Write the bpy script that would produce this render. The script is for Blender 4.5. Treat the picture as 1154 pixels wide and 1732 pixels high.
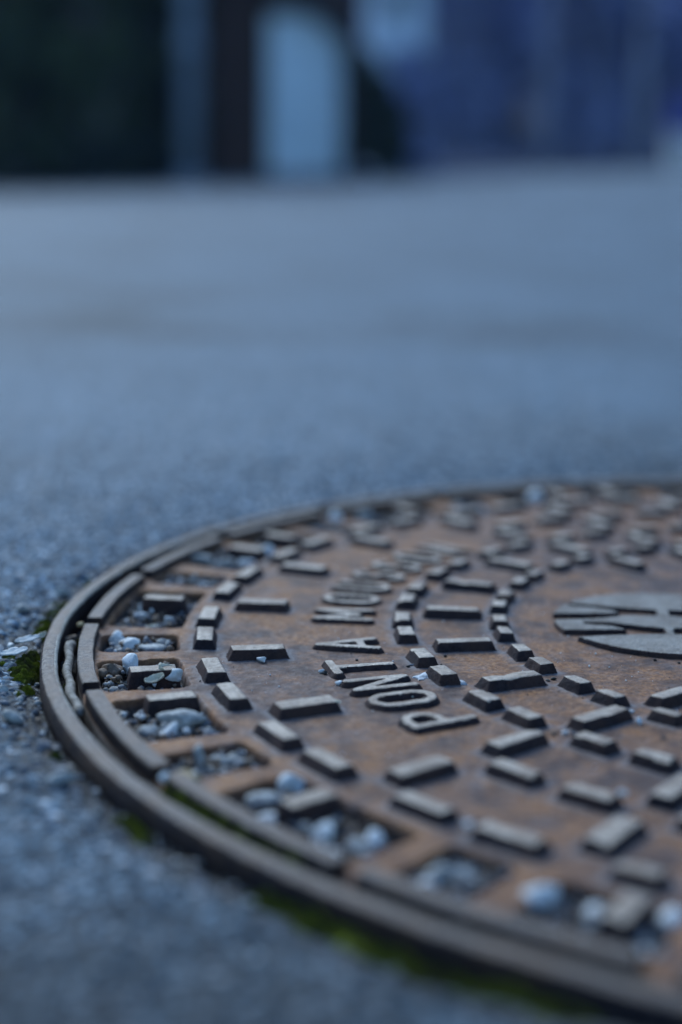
import bpy, bmesh, math, random
import numpy as np
from mathutils import Vector, Matrix, noise as mnoise

scene = bpy.context.scene
for o in list(bpy.data.objects):
    bpy.data.objects.remove(o)

# ------------------------------------------------------------------ camera
F_PX, PITCH, ROLL = 2616.98, 0.1969707, 0.0119034
CAM_H = 0.4799166 * 0.4
cam_data = bpy.data.cameras.new('camera')
cam = bpy.data.objects.new('camera', cam_data)
scene.collection.objects.link(cam)
scene.camera = cam
cam_data.sensor_fit = 'HORIZONTAL'
cam_data.sensor_width = 24.0
cam_data.lens = F_PX / 1154 * 24.0
cam_data.clip_start = 0.02
cam_data.clip_end = 2000
c_, s_ = math.cos(PITCH), math.sin(PITCH)
fw = Vector((0, c_, -s_)); up0 = Vector((0, s_, c_)); rt0 = Vector((1, 0, 0))
rt = rt0 * math.cos(ROLL) + up0 * math.sin(ROLL)
up = up0 * math.cos(ROLL) - rt0 * math.sin(ROLL)
cam.matrix_world = Matrix(((rt.x, up.x, -fw.x, 0), (rt.y, up.y, -fw.y, 0), (rt.z, up.z, -fw.z, CAM_H), (0, 0, 0, 1)))
cam_data.dof.use_dof = True
cam_data.dof.focus_distance = 0.662
cam_data.dof.aperture_fstop = 2.85

# ------------------------------------------------------------------ light
SUN_EL, SUN_AZ = 40.0, -26.0       # degrees; azimuth measured from +Y (ahead) towards +X
world = bpy.data.worlds.new('World'); scene.world = world; world.use_nodes = True
wn = world.node_tree.nodes; wl = world.node_tree.links
bg = wn['Background']
sky = wn.new('ShaderNodeTexSky'); sky.sky_type = 'NISHITA'; sky.sun_disc = False
sky.sun_elevation = math.radians(SUN_EL); sky.sun_rotation = math.radians(SUN_AZ)
sky.air_density = 1.3; sky.dust_density = 0.3; sky.ozone_density = 3.0
tint = wn.new('ShaderNodeMixRGB'); tint.blend_type = 'MULTIPLY'; tint.inputs[0].default_value = 1.0
tint.inputs[2].default_value = (0.66, 0.88, 1.08, 1)        # blue hour
wl.new(sky.outputs[0], tint.inputs[1]); wl.new(tint.outputs[0], bg.inputs[0]); bg.inputs[1].default_value = 0.08
sun_d = bpy.data.lights.new('sun', 'SUN'); sun = bpy.data.objects.new('sun', sun_d)
scene.collection.objects.link(sun)
sun_d.energy = 1.6; sun_d.angle = math.radians(30); sun_d.color = (0.74, 0.885, 1.0)
el, az = math.radians(SUN_EL), math.radians(SUN_AZ)
sdir = Vector((math.sin(az) * math.cos(el), math.cos(az) * math.cos(el), math.sin(el)))
sun.rotation_euler = sdir.to_track_quat('Z', 'Y').to_euler()
scene.view_settings.view_transform = 'Standard'
scene.view_settings.look = 'None'
scene.view_settings.gamma = 1
scene.view_settings.use_curve_mapping = False
scene.view_settings.exposure = 1.1
scene.render.engine = 'CYCLES'

# ------------------------------------------------------------------ constants (metres)
R0 = 0.4                                    # outer radius of the cast frame
CX, CY = 0.6647299 * R0, 1.7632103 * R0     # centre of the cover
A0 = 3.0392483                              # direction of sector 0 (24 sectors)
SEC = 2 * math.pi / 24
ZP = -0.0046                                # plate level; the tops of blocks and frame are z = 0
rng = random.Random(11)
nrng = np.random.default_rng(5)

def ang(k): return A0 + k * SEC
def pt(r, k, z=0.0): return Vector((CX + r * R0 * math.cos(ang(k)), CY + r * R0 * math.sin(ang(k)), z))

# ------------------------------------------------------------------ numpy noise
def h2(ix, iy, s=0):
    n = (ix.astype(np.int64) * 374761393 + iy.astype(np.int64) * 668265263 + s * 1442695041) & 0xffffffff
    n = ((n ^ (n >> 13)) * 1274126177) & 0xffffffff
    n = ((n ^ (n >> 16)) * 2246822519) & 0xffffffff
    return ((n ^ (n >> 15)) & 0xffffff) / float(0xffffff)
def vn(x, y, s=0):
    ix = np.floor(x); iy = np.floor(y); fx = x - ix; fy = y - iy
    fx = fx * fx * (3 - 2 * fx); fy = fy * fy * (3 - 2 * fy)
    a = h2(ix, iy, s); b = h2(ix + 1, iy, s); c = h2(ix, iy + 1, s); d = h2(ix + 1, iy + 1, s)
    return (a * (1 - fx) + b * fx) * (1 - fy) + (c * (1 - fx) + d * fx) * fy
def fbm(x, y, o=4, s=0):
    t = 0; a = 0.5; n = 0
    for i in range(o):
        t = t + a * vn(x * 2 ** i, y * 2 ** i, s + i); n += a; a *= 0.5
    return t / n
def worley(x, y, s=0):
    ix = np.floor(x); iy = np.floor(y)
    f1 = np.full(x.shape, 9.0); f2 = np.full(x.shape, 9.0); cid = np.zeros(x.shape)
    for dx in (-1, 0, 1):
        for dy in (-1, 0, 1):
            jx = ix + dx; jy = iy + dy
            px = jx + h2(jx, jy, s); py = jy + h2(jx, jy, s + 7)
            d = np.hypot(px - x, py - y); v = h2(jx, jy, s + 13)
            m = d < f1
            f2 = np.where(m, f1, np.minimum(f2, d)); cid = np.where(m, v, cid); f1 = np.where(m, d, f1)
    return f1, f2, cid
def sstep(a, b, x):
    t = np.clip((x - a) / (b - a), 0, 1); return t * t * (3 - 2 * t)

# ------------------------------------------------------------------ object helpers
COL = scene.collection
ROOTED = []
def link_mesh(name, me, mats, parent=None, smooth=False):
    for m in (mats if isinstance(mats, (list, tuple)) else [mats]):
        me.materials.append(m)
    if smooth: me.polygons.foreach_set('use_smooth', [True] * len(me.polygons))
    o = bpy.data.objects.new(name, me); COL.objects.link(o)
    if parent:
        o.parent = parent
        if parent.name.startswith(('manhole_cover', 'cast_iron_ring')): o.location = (-CX, -CY, 0)
    return o
def np_mesh(name, V, F):
    me = bpy.data.meshes.new(name)
    V = np.asarray(V, dtype=np.float32); F = np.asarray(F, dtype=np.int32)
    n = F.shape[1]
    me.vertices.add(len(V)); me.vertices.foreach_set('co', V.ravel())
    me.loops.add(F.size); me.loops.foreach_set('vertex_index', F.ravel())
    me.polygons.add(len(F)); me.polygons.foreach_set('loop_start', np.arange(0, F.size, n, dtype=np.int32))
    me.update(calc_edges=True); me.validate()
    return me
def grid_faces(nr, nc, wrap=False):
    i = np.arange(nr - 1)[:, None]; j = np.arange(nc if wrap else nc - 1)[None, :]
    j2 = (j + 1) % nc
    a = i * nc + j; b = i * nc + j2; c = (i + 1) * nc + j2; d = (i + 1) * nc + j
    return np.stack([a, b, c, d], -1).reshape(-1, 4)
def tag(o, label=None, cat=None, group=None, kind=None):
    if label: o['label'] = label
    if cat: o['category'] = cat
    if group: o['group'] = group
    if kind: o['kind'] = kind
    return o
def empty(name, loc=(0, 0, 0), rz=0):
    o = bpy.data.objects.new(name, None); COL.objects.link(o); o.location = loc; o.rotation_euler = (0, 0, rz)
    o.empty_display_size = 0.05
    return o
def inst(name, me, parent, loc, rz=0, sc=(1, 1, 1), tilt=(0, 0)):
    o = bpy.data.objects.new(name, me); COL.objects.link(o); o.parent = parent
    o.location = Vector(loc) - (Vector((CX, CY, 0)) if parent.name.startswith(('manhole_cover', 'cast_iron_ring')) else Vector((0, 0, 0)))
    o.rotation_euler = (tilt[0], tilt[1], rz); o.scale = sc
    return o

# ------------------------------------------------------------------ materials
def mat(name):
    m = bpy.data.materials.new(name); m.use_nodes = True
    nt = m.node_tree; p = nt.nodes['Principled BSDF']
    return m, nt, p
def nd(nt, t, **kw):
    n = nt.nodes.new(t)
    for k, v in kw.items():
        if k in n.inputs.keys(): n.inputs[k].default_value = v
        else: setattr(n, k, v)
    return n
def coords(nt, scale=1.0):
    g = nd(nt, 'ShaderNodeNewGeometry'); return g.outputs['Position']
def noise(nt, scale, detail=5, rough=0.55, vec=None, dist=0.0):
    n = nd(nt, 'ShaderNodeTexNoise', Scale=scale, Detail=detail, Roughness=rough, Distortion=dist)
    nt.links.new(vec if vec else coords(nt), n.inputs['Vector']); return n.outputs['Fac']
def ramp(nt, fac, stops):
    r = nd(nt, 'ShaderNodeValToRGB')
    while len(r.color_ramp.elements) < len(stops): r.color_ramp.elements.new(0.5)
    for e, (p, c) in zip(r.color_ramp.elements, stops):
        e.position = p; e.color = (c, c, c, 1) if isinstance(c, (int, float)) else (*c, 1)
    nt.links.new(fac, r.inputs[0]); return r.outputs[0]
def mix(nt, fac, a, b, mode='MIX'):
    n = nd(nt, 'ShaderNodeMixRGB', blend_type=mode)
    for i, v in ((0, fac), (1, a), (2, b)):
        if isinstance(v, (int, float)): n.inputs[i].default_value = v if i == 0 else (v, v, v, 1)
        elif isinstance(v, tuple): n.inputs[i].default_value = (*v, 1)
        else: nt.links.new(v, n.inputs[i])
    return n.outputs[0]
def bump(nt, p, h, strength=0.5, dist=0.001, prev=None):
    b = nd(nt, 'ShaderNodeBump', Strength=strength, Distance=dist)
    nt.links.new(h, b.inputs['Height'])
    if prev: nt.links.new(prev, b.inputs['Normal'])
    nt.links.new(b.outputs[0], p.inputs['Normal']); return b.outputs[0]

# rusty cast plate
def iron_plate():
    m, nt, p = mat('rusty_cast_iron')
    L = nt.links
    big = ramp(nt, noise(nt, 9, 5, 0.6), [(0.38, 0), (0.62, 1)])
    mid = ramp(nt, noise(nt, 60, 6, 0.65), [(0.40, 0), (0.62, 1)])
    fine = ramp(nt, noise(nt, 420, 4, 0.7), [(0.42, 0), (0.60, 1)])
    base = mix(nt, mid, (0.062, 0.034, 0.029), (0.185, 0.102, 0.072))
    rust = mix(nt, fine, (0.175, 0.068, 0.025), (0.35, 0.158, 0.060))
    f = mix(nt, 0.5, big, mid)
    rf = ramp(nt, f, [(0.22, 0.08), (0.78, 1.0)])
    col = mix(nt, rf, base, rust)
    # orange rust gathers round the open pockets near the rim
    g = nd(nt, 'ShaderNodeNewGeometry')
    sub = nd(nt, 'ShaderNodeVectorMath', operation='SUBTRACT'); L.new(g.outputs['Position'], sub.inputs[0]); sub.inputs[1].default_value = (CX, CY, 0)
    ln = nd(nt, 'ShaderNodeVectorMath', operation='LENGTH'); L.new(sub.outputs[0], ln.inputs[0])
    jit = nd(nt, 'ShaderNodeMath', operation='MULTIPLY_ADD'); L.new(noise(nt, 30, 4), jit.inputs[0]); jit.inputs[1].default_value = 0.04; L.new(ln.outputs['Value'], jit.inputs[2])
    rim = ramp(nt, jit.outputs[0], [(0.348, 0), (0.366, 0.75)])
    col = mix(nt, rim, col, mix(nt, mid, (0.16, 0.066, 0.030), (0.34, 0.155, 0.062)))
    dust = ramp(nt, noise(nt, 70, 7, 0.78), [(0.52, 0), (0.70, 0.38)])
    col = mix(nt, dust, col, (0.22, 0.20, 0.21))
    at = nd(nt, 'ShaderNodeAttribute', attribute_name='dust')
    halo = nd(nt, 'ShaderNodeMath', operation='MULTIPLY'); L.new(at.outputs['Fac'], halo.inputs[0]); L.new(ramp(nt, noise(nt, 240, 5, 0.7), [(0.32, 0.25), (0.62, 1)]), halo.inputs[1])
    col = mix(nt, halo.outputs[0], col, (0.17, 0.165, 0.175))
    dark = ramp(nt, noise(nt, 900, 3, 0.6), [(0.30, 0.75), (0.44, 0)])
    col = mix(nt, dark, col, (0.05, 0.035, 0.03))
    # soil lies in the deep pockets
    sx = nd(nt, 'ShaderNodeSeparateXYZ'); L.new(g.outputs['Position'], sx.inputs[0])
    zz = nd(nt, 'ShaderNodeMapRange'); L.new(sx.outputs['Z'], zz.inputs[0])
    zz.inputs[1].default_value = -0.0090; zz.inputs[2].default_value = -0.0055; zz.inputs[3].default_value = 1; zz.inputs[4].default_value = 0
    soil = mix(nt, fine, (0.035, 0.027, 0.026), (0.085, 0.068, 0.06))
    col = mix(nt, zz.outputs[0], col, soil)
    L.new(col, p.inputs['Base Color'])
    p.inputs['Metallic'].default_value = 0.0; p.inputs['Specular IOR Level'].default_value = 0.25
    rr = ramp(nt, noise(nt, 300, 4), [(0.3, 0.50), (0.7, 0.78)]); L.new(rr, p.inputs['Roughness'])
    b1 = bump(nt, p, noise(nt, 700, 5, 0.7), 0.55, 0.0009)
    bump(nt, p, noise(nt, 120, 4, 0.6), 0.45, 0.002, b1)
    return m
def iron(name, c0, c1, metal, r0, r1, sc=500, patch=None, spec=0.5):
    m, nt, p = mat(name)
    p.inputs['Specular IOR Level'].default_value = spec
    a = ramp(nt, noise(nt, sc, 5, 0.7), [(0.36, 0), (0.64, 1)])
    col = mix(nt, a, c0, c1)
    if patch:
        col = mix(nt, ramp(nt, noise(nt, 55, 7, 0.7), [(0.42, 0), (0.60, 0.85)]), col, patch)
    sp = ramp(nt, noise(nt, 1500, 2, 0.5), [(0.28, 0.8), (0.40, 0)])
    col = mix(nt, sp, col, tuple(x * 0.35 for x in c0))
    nt.links.new(col, p.inputs['Base Color'])
    p.inputs['Metallic'].default_value = metal
    nt.links.new(ramp(nt, noise(nt, 350, 4), [(0.3, r0), (0.7, r1)]), p.inputs['Roughness'])
    b1 = bump(nt, p, noise(nt, 1300, 4, 0.7), 0.9, 0.0006)
    bump(nt, p, noise(nt, 210, 5, 0.65), 0.7, 0.0016, b1)
    return m
M_plate = iron_plate()
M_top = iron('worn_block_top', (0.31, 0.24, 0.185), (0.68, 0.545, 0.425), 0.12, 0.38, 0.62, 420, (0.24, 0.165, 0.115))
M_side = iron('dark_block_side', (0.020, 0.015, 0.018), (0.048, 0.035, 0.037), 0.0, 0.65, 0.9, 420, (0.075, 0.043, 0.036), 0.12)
M_frame = iron('worn_frame_iron', (0.072, 0.050, 0.044), (0.245, 0.182, 0.142), 0.05, 0.45, 0.70, 500, (0.18, 0.115, 0.078))
M_edge = iron('rubbed_bright_edge', (0.22, 0.195, 0.165), (0.50, 0.45, 0.38), 0.15, 0.35, 0.6, 600, (0.20, 0.145, 0.10))
M_emblem = iron('emblem_iron', (0.13, 0.110, 0.094), (0.38, 0.33, 0.275), 0.12, 0.45, 0.7, 900, (0.13, 0.095, 0.07))
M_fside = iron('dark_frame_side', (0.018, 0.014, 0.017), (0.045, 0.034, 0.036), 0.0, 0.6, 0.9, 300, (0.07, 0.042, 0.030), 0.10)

def stone_mat(name, c0, c1, sc=260, spots=(0.1, 0.1, 0.12), rough=0.75):
    m, nt, p = mat(name)
    oi = nd(nt, 'ShaderNodeTexCoord')
    col = mix(nt, ramp(nt, noise(nt, sc, 5, 0.65), [(0.36, 0), (0.66, 1)]), c0, c1)
    col = mix(nt, ramp(nt, noise(nt, sc * 2.4, 3, 0.6), [(0.60, 0), (0.72, 0.8)]), col, spots)
    nt.links.new(col, p.inputs['Base Color']); p.inputs['Roughness'].default_value = rough
    bump(nt, p, noise(nt, 900, 5, 0.7), 0.5, 0.0008)
    return m
M_white = stone_mat('white_limestone', (0.60, 0.60, 0.58), (0.84, 0.84, 0.82), 260, (0.34, 0.34, 0.36))
M_pale = stone_mat('pale_grey_stone', (0.20, 0.20, 0.19), (0.56, 0.55, 0.52), 300, (0.10, 0.11, 0.13))
M_grey = stone_mat('dark_grey_stone', (0.09, 0.10, 0.12), (0.24, 0.25, 0.27), 300, (0.04, 0.04, 0.05))
M_brown = stone_mat('brown_stone', (0.13, 0.09, 0.065), (0.27, 0.19, 0.13), 300, (0.05, 0.035, 0.03))
M_ochre = stone_mat('ochre_stone', (0.42, 0.29, 0.14), (0.62, 0.46, 0.25), 300, (0.25, 0.15, 0.08))
M_black = stone_mat('black_grit', (0.015, 0.014, 0.014), (0.05, 0.045, 0.04), 500)
M_bark = stone_mat('weathered_bark', (0.09, 0.078, 0.066), (0.34, 0.31, 0.27), 240, (0.05, 0.04, 0.035))
M_leaf = stone_mat('dry_leaf', (0.50, 0.45, 0.33), (0.68, 0.63, 0.50), 180, (0.36, 0.26, 0.14))
M_palel = stone_mat('bleached_flake', (0.50, 0.50, 0.48), (0.70, 0.70, 0.68), 200, (0.3, 0.3, 0.3))
M_dirt = stone_mat('damp_soil', (0.014, 0.011, 0.010), (0.050, 0.038, 0.032), 420, (0.09, 0.07, 0.055), 0.9)
def moss_mat():
    m, nt, p = mat('moss_green')
    col = mix(nt, ramp(nt, noise(nt, 260, 5, 0.7), [(0.35, 0), (0.65, 1)]), (0.085, 0.105, 0.009), (0.40, 0.42, 0.028))
    col = mix(nt, ramp(nt, noise(nt, 130, 4), [(0.48, 0), (0.62, 0.85)]), col, (0.075, 0.055, 0.028))
    nt.links.new(col, p.inputs['Base Color']); p.inputs['Roughness'].default_value = 0.85
    bump(nt, p, noise(nt, 1500, 3, 0.7), 0.8, 0.001)
    return m
M_moss = moss_mat()

def road_mat():
    m, nt, p = mat('weathered_asphalt')
    L = nt.links
    pos = coords(nt)
    v = nd(nt, 'ShaderNodeTexVoronoi', Scale=330.0, feature='F1'); L.new(pos, v.inputs['Vector'])
    sep = nd(nt, 'ShaderNodeSeparateColor'); L.new(v.outputs['Color'], sep.inputs[0])
    stone = ramp(nt, sep.outputs[0], [(0.0, (0.024, 0.056, 0.082)), (0.45, (0.050, 0.106, 0.156)), (0.78, (0.105, 0.185, 0.255)), (0.97, (0.34, 0.43, 0.51))])
    vd = ramp(nt, v.outputs['Distance'], [(0.40, 0), (0.60, 1)])
    col = mix(nt, vd, stone, (0.030, 0.042, 0.056))
    v2 = nd(nt, 'ShaderNodeTexVoronoi', Scale=165.0, feature='F1'); L.new(pos, v2.inputs['Vector'])
    s2 = nd(nt, 'ShaderNodeSeparateColor'); L.new(v2.outputs['Color'], s2.inputs[0])
    big = mix(nt, 1.0, ramp(nt, s2.outputs[1], [(0.72, 0), (0.74, 1)]), ramp(nt, v2.outputs['Distance'], [(0.33, 1), (0.42, 0)]), 'MULTIPLY')
    col = mix(nt, big, col, mix(nt, s2.outputs[2], (0.17, 0.20, 0.23), (0.48, 0.52, 0.56)))
    wa = nd(nt, 'ShaderNodeAttribute', attribute_name='blotch_shade')
    pt_ = ramp(nt, wa.outputs['Fac'], [(0.18, 0.30), (0.40, 0.88), (0.70, 1.16)])  # blotchy tone, including the shade painted into the asphalt near the camera
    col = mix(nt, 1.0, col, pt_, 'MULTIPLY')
    pt2 = ramp(nt, noise(nt, 34, 5, 0.65), [(0.3, 0.72), (0.7, 1.22)])
    col = mix(nt, 1.0, col, pt2, 'MULTIPLY')
    # faint lengthwise darker bands far down the road
    mp = nd(nt, 'ShaderNodeMapping'); L.new(pos, mp.inputs[0]); mp.inputs['Scale'].default_value = (0.10, 0.9, 1)
    pt3 = ramp(nt, noise(nt, 1.0, 4, 0.55, mp.outputs[0]), [(0.35, 0.97), (0.65, 1.16)])
    col = mix(nt, 1.0, col, pt3, 'MULTIPLY')
    # soil and dark tar right against the frame
    sub = nd(nt, 'ShaderNodeVectorMath', operation='SUBTRACT'); L.new(pos, sub.inputs[0]); sub.inputs[1].default_value = (CX, CY, 0)
    ln = nd(nt, 'ShaderNodeVectorMath', operation='LENGTH'); L.new(sub.outputs[0], ln.inputs[0])
    ad = nd(nt, 'ShaderNodeMath', operation='MULTIPLY_ADD'); L.new(noise(nt, 26, 5, 0.6), ad.inputs[0]); ad.inputs[1].default_value = -0.045; L.new(ln.outputs['Value'], ad.inputs[2])
    near = ramp(nt, ad.outputs[0], [(0.384, 0.95), (0.399, 0)])
    col = mix(nt, near, col, mix(nt, ramp(nt, noise(nt, 500, 3), [(0.4, 0), (0.6, 1)]), (0.03, 0.027, 0.026), (0.10, 0.09, 0.08)))
    L.new(col, p.inputs['Base Color'])
    p.inputs['Roughness'].default_value = 0.78
    p.inputs['Specular IOR Level'].default_value = 0.36
    b1 = bump(nt, p, v.outputs['Distance'], 0.55, -0.0016)
    bump(nt, p, noise(nt, 900, 4, 0.7), 0.4, 0.0008, b1)
    return m
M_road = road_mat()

# ------------------------------------------------------------------ road: one sheet with a round hole for the frame
def road_profile(x, y):
    yy = np.maximum(y - 1.0, 0)
    far = np.clip(y / 24.0, 0, 1)
    a = 0.00107 + 0.000083 * np.clip(x, -9, 9)
    z = a * yy ** 2
    z24 = a * 23.0 ** 2 + 0.006 * (y - 24.0)
    return np.where(y > 24, z24, z)
def build_road():
    th_mid = math.pi * 1.02
    dense = np.linspace(th_mid - math.pi * 0.62, th_mid + math.pi * 0.62, 1250)
    coarse = np.linspace(dense[-1], dense[0] + 2 * math.pi, 120)[1:-1]
    th = np.concatenate([dense, coarse])
    r = [R0 - 0.001]; d = 0.0009
    while r[-1] < 130:
        r.append(r[-1] + d)
        if r[-1] > 0.50: d *= 1.022
        if r[-1] > 2: d *= 1.03
    r = np.array(r)
    TH, RR = np.meshgrid(th, r)
    X = CX + RR * np.cos(TH); Y = CY + RR * np.sin(TH)
    f1, f2, cid = worley(X * 300, Y * 300, 3)
    st = np.sqrt(np.clip(1 - (f1 / 0.62) ** 2, 0, 1)) * (0.35 + 0.9 * cid)
    g1, g2, gid = worley(X * 130 + 3, Y * 130, 21)
    st2 = np.sqrt(np.clip(1 - (g1 / 0.42) ** 2, 0, 1)) * (gid > 0.70) * (0.5 + gid)
    dr = RR - R0
    fade = np.clip(1 - (RR - 0.55) / 1.8, 0.0, 1)
    lump = (fbm(X * 30, Y * 30, 4, 9) - 0.5)
    z = -0.0052 + fade * (0.0009 * st + 0.0011 * st2 + 0.0038 * lump)
    edge = fbm(X * 38 + 5, Y * 38, 4, 31)
    trench = np.exp(-np.clip(dr, 0, None) / (0.006 + 0.016 * edge))
    z = z - 0.0000 - 0.0066 * trench
    z = z + road_profile(X, Y)
    V = np.stack([X, Y, z], -1).reshape(-1, 3)
    me = np_mesh('road', V, grid_faces(len(r), len(th), True))
    wr = fbm(X * 3.0 + 2579 * .37, Y * 3.0, 3, 2579)          # blotches, seeded so a dark one paints shade on the road near the camera
    me.attributes.new('blotch_shade', 'FLOAT', 'POINT').data.foreach_set('value', wr.ravel().astype(np.float32))
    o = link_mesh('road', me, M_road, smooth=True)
    tag(o, 'blue-grey weathered asphalt road around the round cover', kind='structure')
    return o
build_road()

# ------------------------------------------------------------------ cast frame ring
def ring_profile(name, prof, mats, matidx, n, parent, k0=None, k1=None, jitter=0.0):
    """sweep a closed (r, z) profile round the cover centre"""
    full = k0 is None
    n = n if not full or jitter == 0 else 1800
    th = np.linspace(0, 2 * math.pi, n, endpoint=False) if full else np.linspace(ang(k0), ang(k1), n)
    P = np.array(prof); m = len(P)
    V = np.zeros((n, m, 3))
    jr = (fbm(np.cos(th) * 6 + 9, np.sin(th) * 6 + 9, 4, 77) - 0.5) * jitter
    jz = (fbm(np.cos(th) * 40 + 9, np.sin(th) * 40 + 9, 3, 78) - 0.5) * jitter * 0.8
    nick = np.clip(fbm(np.cos(th) * 60 + 9, np.sin(th) * 60 + 9, 3, 91) - 0.68, 0, 1) * 0.003 * (jitter > 0)
    for i in range(m):
        rr = P[i, 0] + jr + (fbm(np.cos(th) * 45 + i * .3, np.sin(th) * 45, 3, 60) - 0.5) * (0.0005 if jitter > 0 else 0)
        V[:, i, 0] = CX + rr * np.cos(th); V[:, i, 1] = CY + rr * np.sin(th); V[:, i, 2] = P[i, 1] + jz - (nick if P[i, 1] > -0.002 else 0)
    F = []
    mi = []
    for a in range(n if full else n - 1):
        b = (a + 1) % n
        for i in range(m):
            j = (i + 1) % m
            F.append((a * m + i, a * m + j, b * m + j, b * m + i)); mi.append(matidx[i])
    me = bpy.data.meshes.new(name)
    faces = F
    if not full:
        faces = F + [tuple(range(m - 1, -1, -1)), tuple((n - 1) * m + i for i in range(m))]; mi += [1, 1]
    me.from_pydata(V.reshape(-1, 3).tolist(), [], faces)
    bm = bmesh.new(); bm.from_mesh(me); bmesh.ops.recalc_face_normals(bm, faces=bm.faces[:]); bm.to_mesh(me); bm.free()
    me.polygons.foreach_set('material_index', mi)
    return link_mesh(name, me, mats, parent, smooth=False)

frame = empty('cast_iron_ring', (CX, CY, 0))
tag(frame, 'thin raised cast-iron ring set in the asphalt around the cover', 'iron ring')
ri, ro = 0.9815 * R0, R0
fprof = [(ri, -0.020), (ri, -0.0012), (ri + 0.0004, -0.0004), (ri + 0.0014, 0.0), (ro - 0.0022, -0.0001), (ro - 0.0008, -0.0009), (ro, -0.0018), (ro + 0.0003, -0.022)]
o = ring_profile('rim', fprof, [M_frame, M_fside, M_edge], [1, 2, 2, 0, 0, 1, 1, 1], 720, frame, jitter=0.0012)
o.data.polygons.foreach_set('use_smooth', [True] * len(o.data.polygons))
o = ring_profile('seat_ledge', [(0.955 * R0, -0.026), (0.955 * R0, -0.0185), (ri + 0.0001, -0.0185), (ri + 0.0001, -0.026)], [M_fside], [0, 0, 0, 0], 300, frame)
tag(o)

# ------------------------------------------------------------------ manhole cover
cover = empty('manhole_cover', (CX, CY, 0))
tag(cover, 'round rusty cast-iron manhole cover with raised blocks and lettering, set in the road', 'manhole cover')

SLOTS = []
for m_ in range(-12, 12, 3):
    for a, b in ((-0.31, 0.41), (0.57, 0.84), (1.00, 1.43), (-0.74, -0.48), (-1.43, -0.91)):
        SLOTS.append((m_ + a, m_ + b))
# tapered cast block: top Lt x Wt at z=0, flared foot at z=-h
def block_mesh(name, L, W, h, flare, seed):
    rg = random.Random(seed)
    bm = bmesh.new()
    lv = []
    for z, e in ((-h - 0.0006, flare + 0.0010), (-h + 0.0007, flare * 0.92), (0.0, 0.0)):
        lv.append([bm.verts.new((sx * (L / 2 + e) + rg.uniform(-1, 1) * 0.00030, sy * (W / 2 + e) + rg.uniform(-1, 1) * 0.00030, z + rg.uniform(-1, 1) * 0.00016)) for sx, sy in ((-1, -1), (1, -1), (1, 1), (-1, 1))])
    top = bm.faces.new(lv[2]); top.material_index = 0
    for a in (0, 1):
        for i in range(4):
            f = bm.faces.new((lv[a][i], lv[a][(i + 1) % 4], lv[a + 1][(i + 1) % 4], lv[a + 1][i])); f.material_index = 1
    edges = [e for e in bm.edges if all(v in lv[2] for v in e.verts)] + [e for e in bm.edges if (e.verts[0] in lv[2]) != (e.verts[1] in lv[2])]
    bmesh.ops.bevel(bm, geom=edges, offset=0.0008, segments=2, affect='EDGES', profile=0.55, clamp_overlap=True)
    bmesh.ops.subdivide_edges(bm, edges=[e for e in bm.edges if e.calc_length() > 0.0018], cuts=4, use_grid_fill=True)
    for v in bm.verts:
        q = v.co * 330 + Vector((seed % 97, 0, 0)); q2 = v.co * 900 + Vector((0, seed % 89, 0))
        v.co += Vector((mnoise.noise(q), mnoise.noise(q + Vector((9, 0, 0))), mnoise.noise(q + Vector((0, 9, 0))))) * 0.00020
        v.co += Vector((mnoise.noise(q2), mnoise.noise(q2 + Vector((9, 0, 0))), mnoise.noise(q2 + Vector((0, 9, 0))))) * 0.00011
        ch = mnoise.noise(v.co * 190 + Vector((0, 0, seed % 71)))
        if v.co.z > -0.002 and ch > 0.40: v.co.z -= (ch - 0.40) * 0.0028
    bm.normal_update()
    for f in bm.faces:
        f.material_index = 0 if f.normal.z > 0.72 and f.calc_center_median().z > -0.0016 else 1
        f.smooth = True
    me = bpy.data.meshes.new(name); bm.to_mesh(me); bm.free()
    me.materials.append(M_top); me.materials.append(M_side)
    return me
H_B = -ZP
BLK = []
def kk(k): return (k + 12) % 24 - 12
def variants(L, W, h=H_B, flare=0.0017, n=7):
    return ([block_mesh('raised_block', L, W, h, flare, int(L * 1e6) + i * 17 + int(W * 1e5)) for i in range(n)], L, W)
TB = variants(0.0215, 0.0074); TE = variants(0.0185, 0.0070); TC = variants(0.0140, 0.0068); TD = variants(0.0112, 0.0060)
RO_ = variants(0.0238, 0.0085); RE_ = variants(0.0235, 0.0076); RI_ = variants(0.0250, 0.0073); RD_ = variants(0.0195, 0.0064)
OB = variants(0.0195, 0.0082, 0.0150, 0.0028)
def put(ms, r, k, tangential):
    p = pt(r + rng.uniform(-1, 1) * 0.0007, k + rng.uniform(-1, 1) * 0.006, rng.uniform(-1, 1) * 0.00015)
    rz = ang(k) + (math.pi / 2 if tangential else 0) + rng.uniform(-1, 1) * 0.012
    ms, L_, W_3 = ms
    BLK.append((p.x, p.y, rz, L_, W_3, r, kk(k)))
    inst('raised_block', rng.choice(ms), cover, p, rz, (1 + rng.uniform(-1, 1) * 0.02, 1 + rng.uniform(-1, 1) * 0.03, 1))
for k in range(-12, 12):
    for off in (0.295, 0.712):
        put(TB if not (k == 4 and off < .5) else TC, 0.8205, k + off - (0.07 if k == 4 and off < .5 else 0), True)
        put(TC, 0.590, k + off - 0.005, True)
        put(TD, 0.4755, k + off - 0.005, True)
        if kk(k + off) > 3.0 or kk(k + off) < -3.0: put(TE, 0.703, k + off, True)
    put(RO_, 0.7635, k, False)
    put(RI_, 0.5310, k, False)
    if abs(k) >= 3:
        put(RE_, 0.647, k, False); put(RD_, 0.423, k, False)
for m_ in range(-12, 12, 3):
    put(OB, 0.8865, m_, False)
    put(OB, 0.884, m_ + 1.29, False)
    put(OB, 0.882, m_ - 1.30, False)
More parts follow.
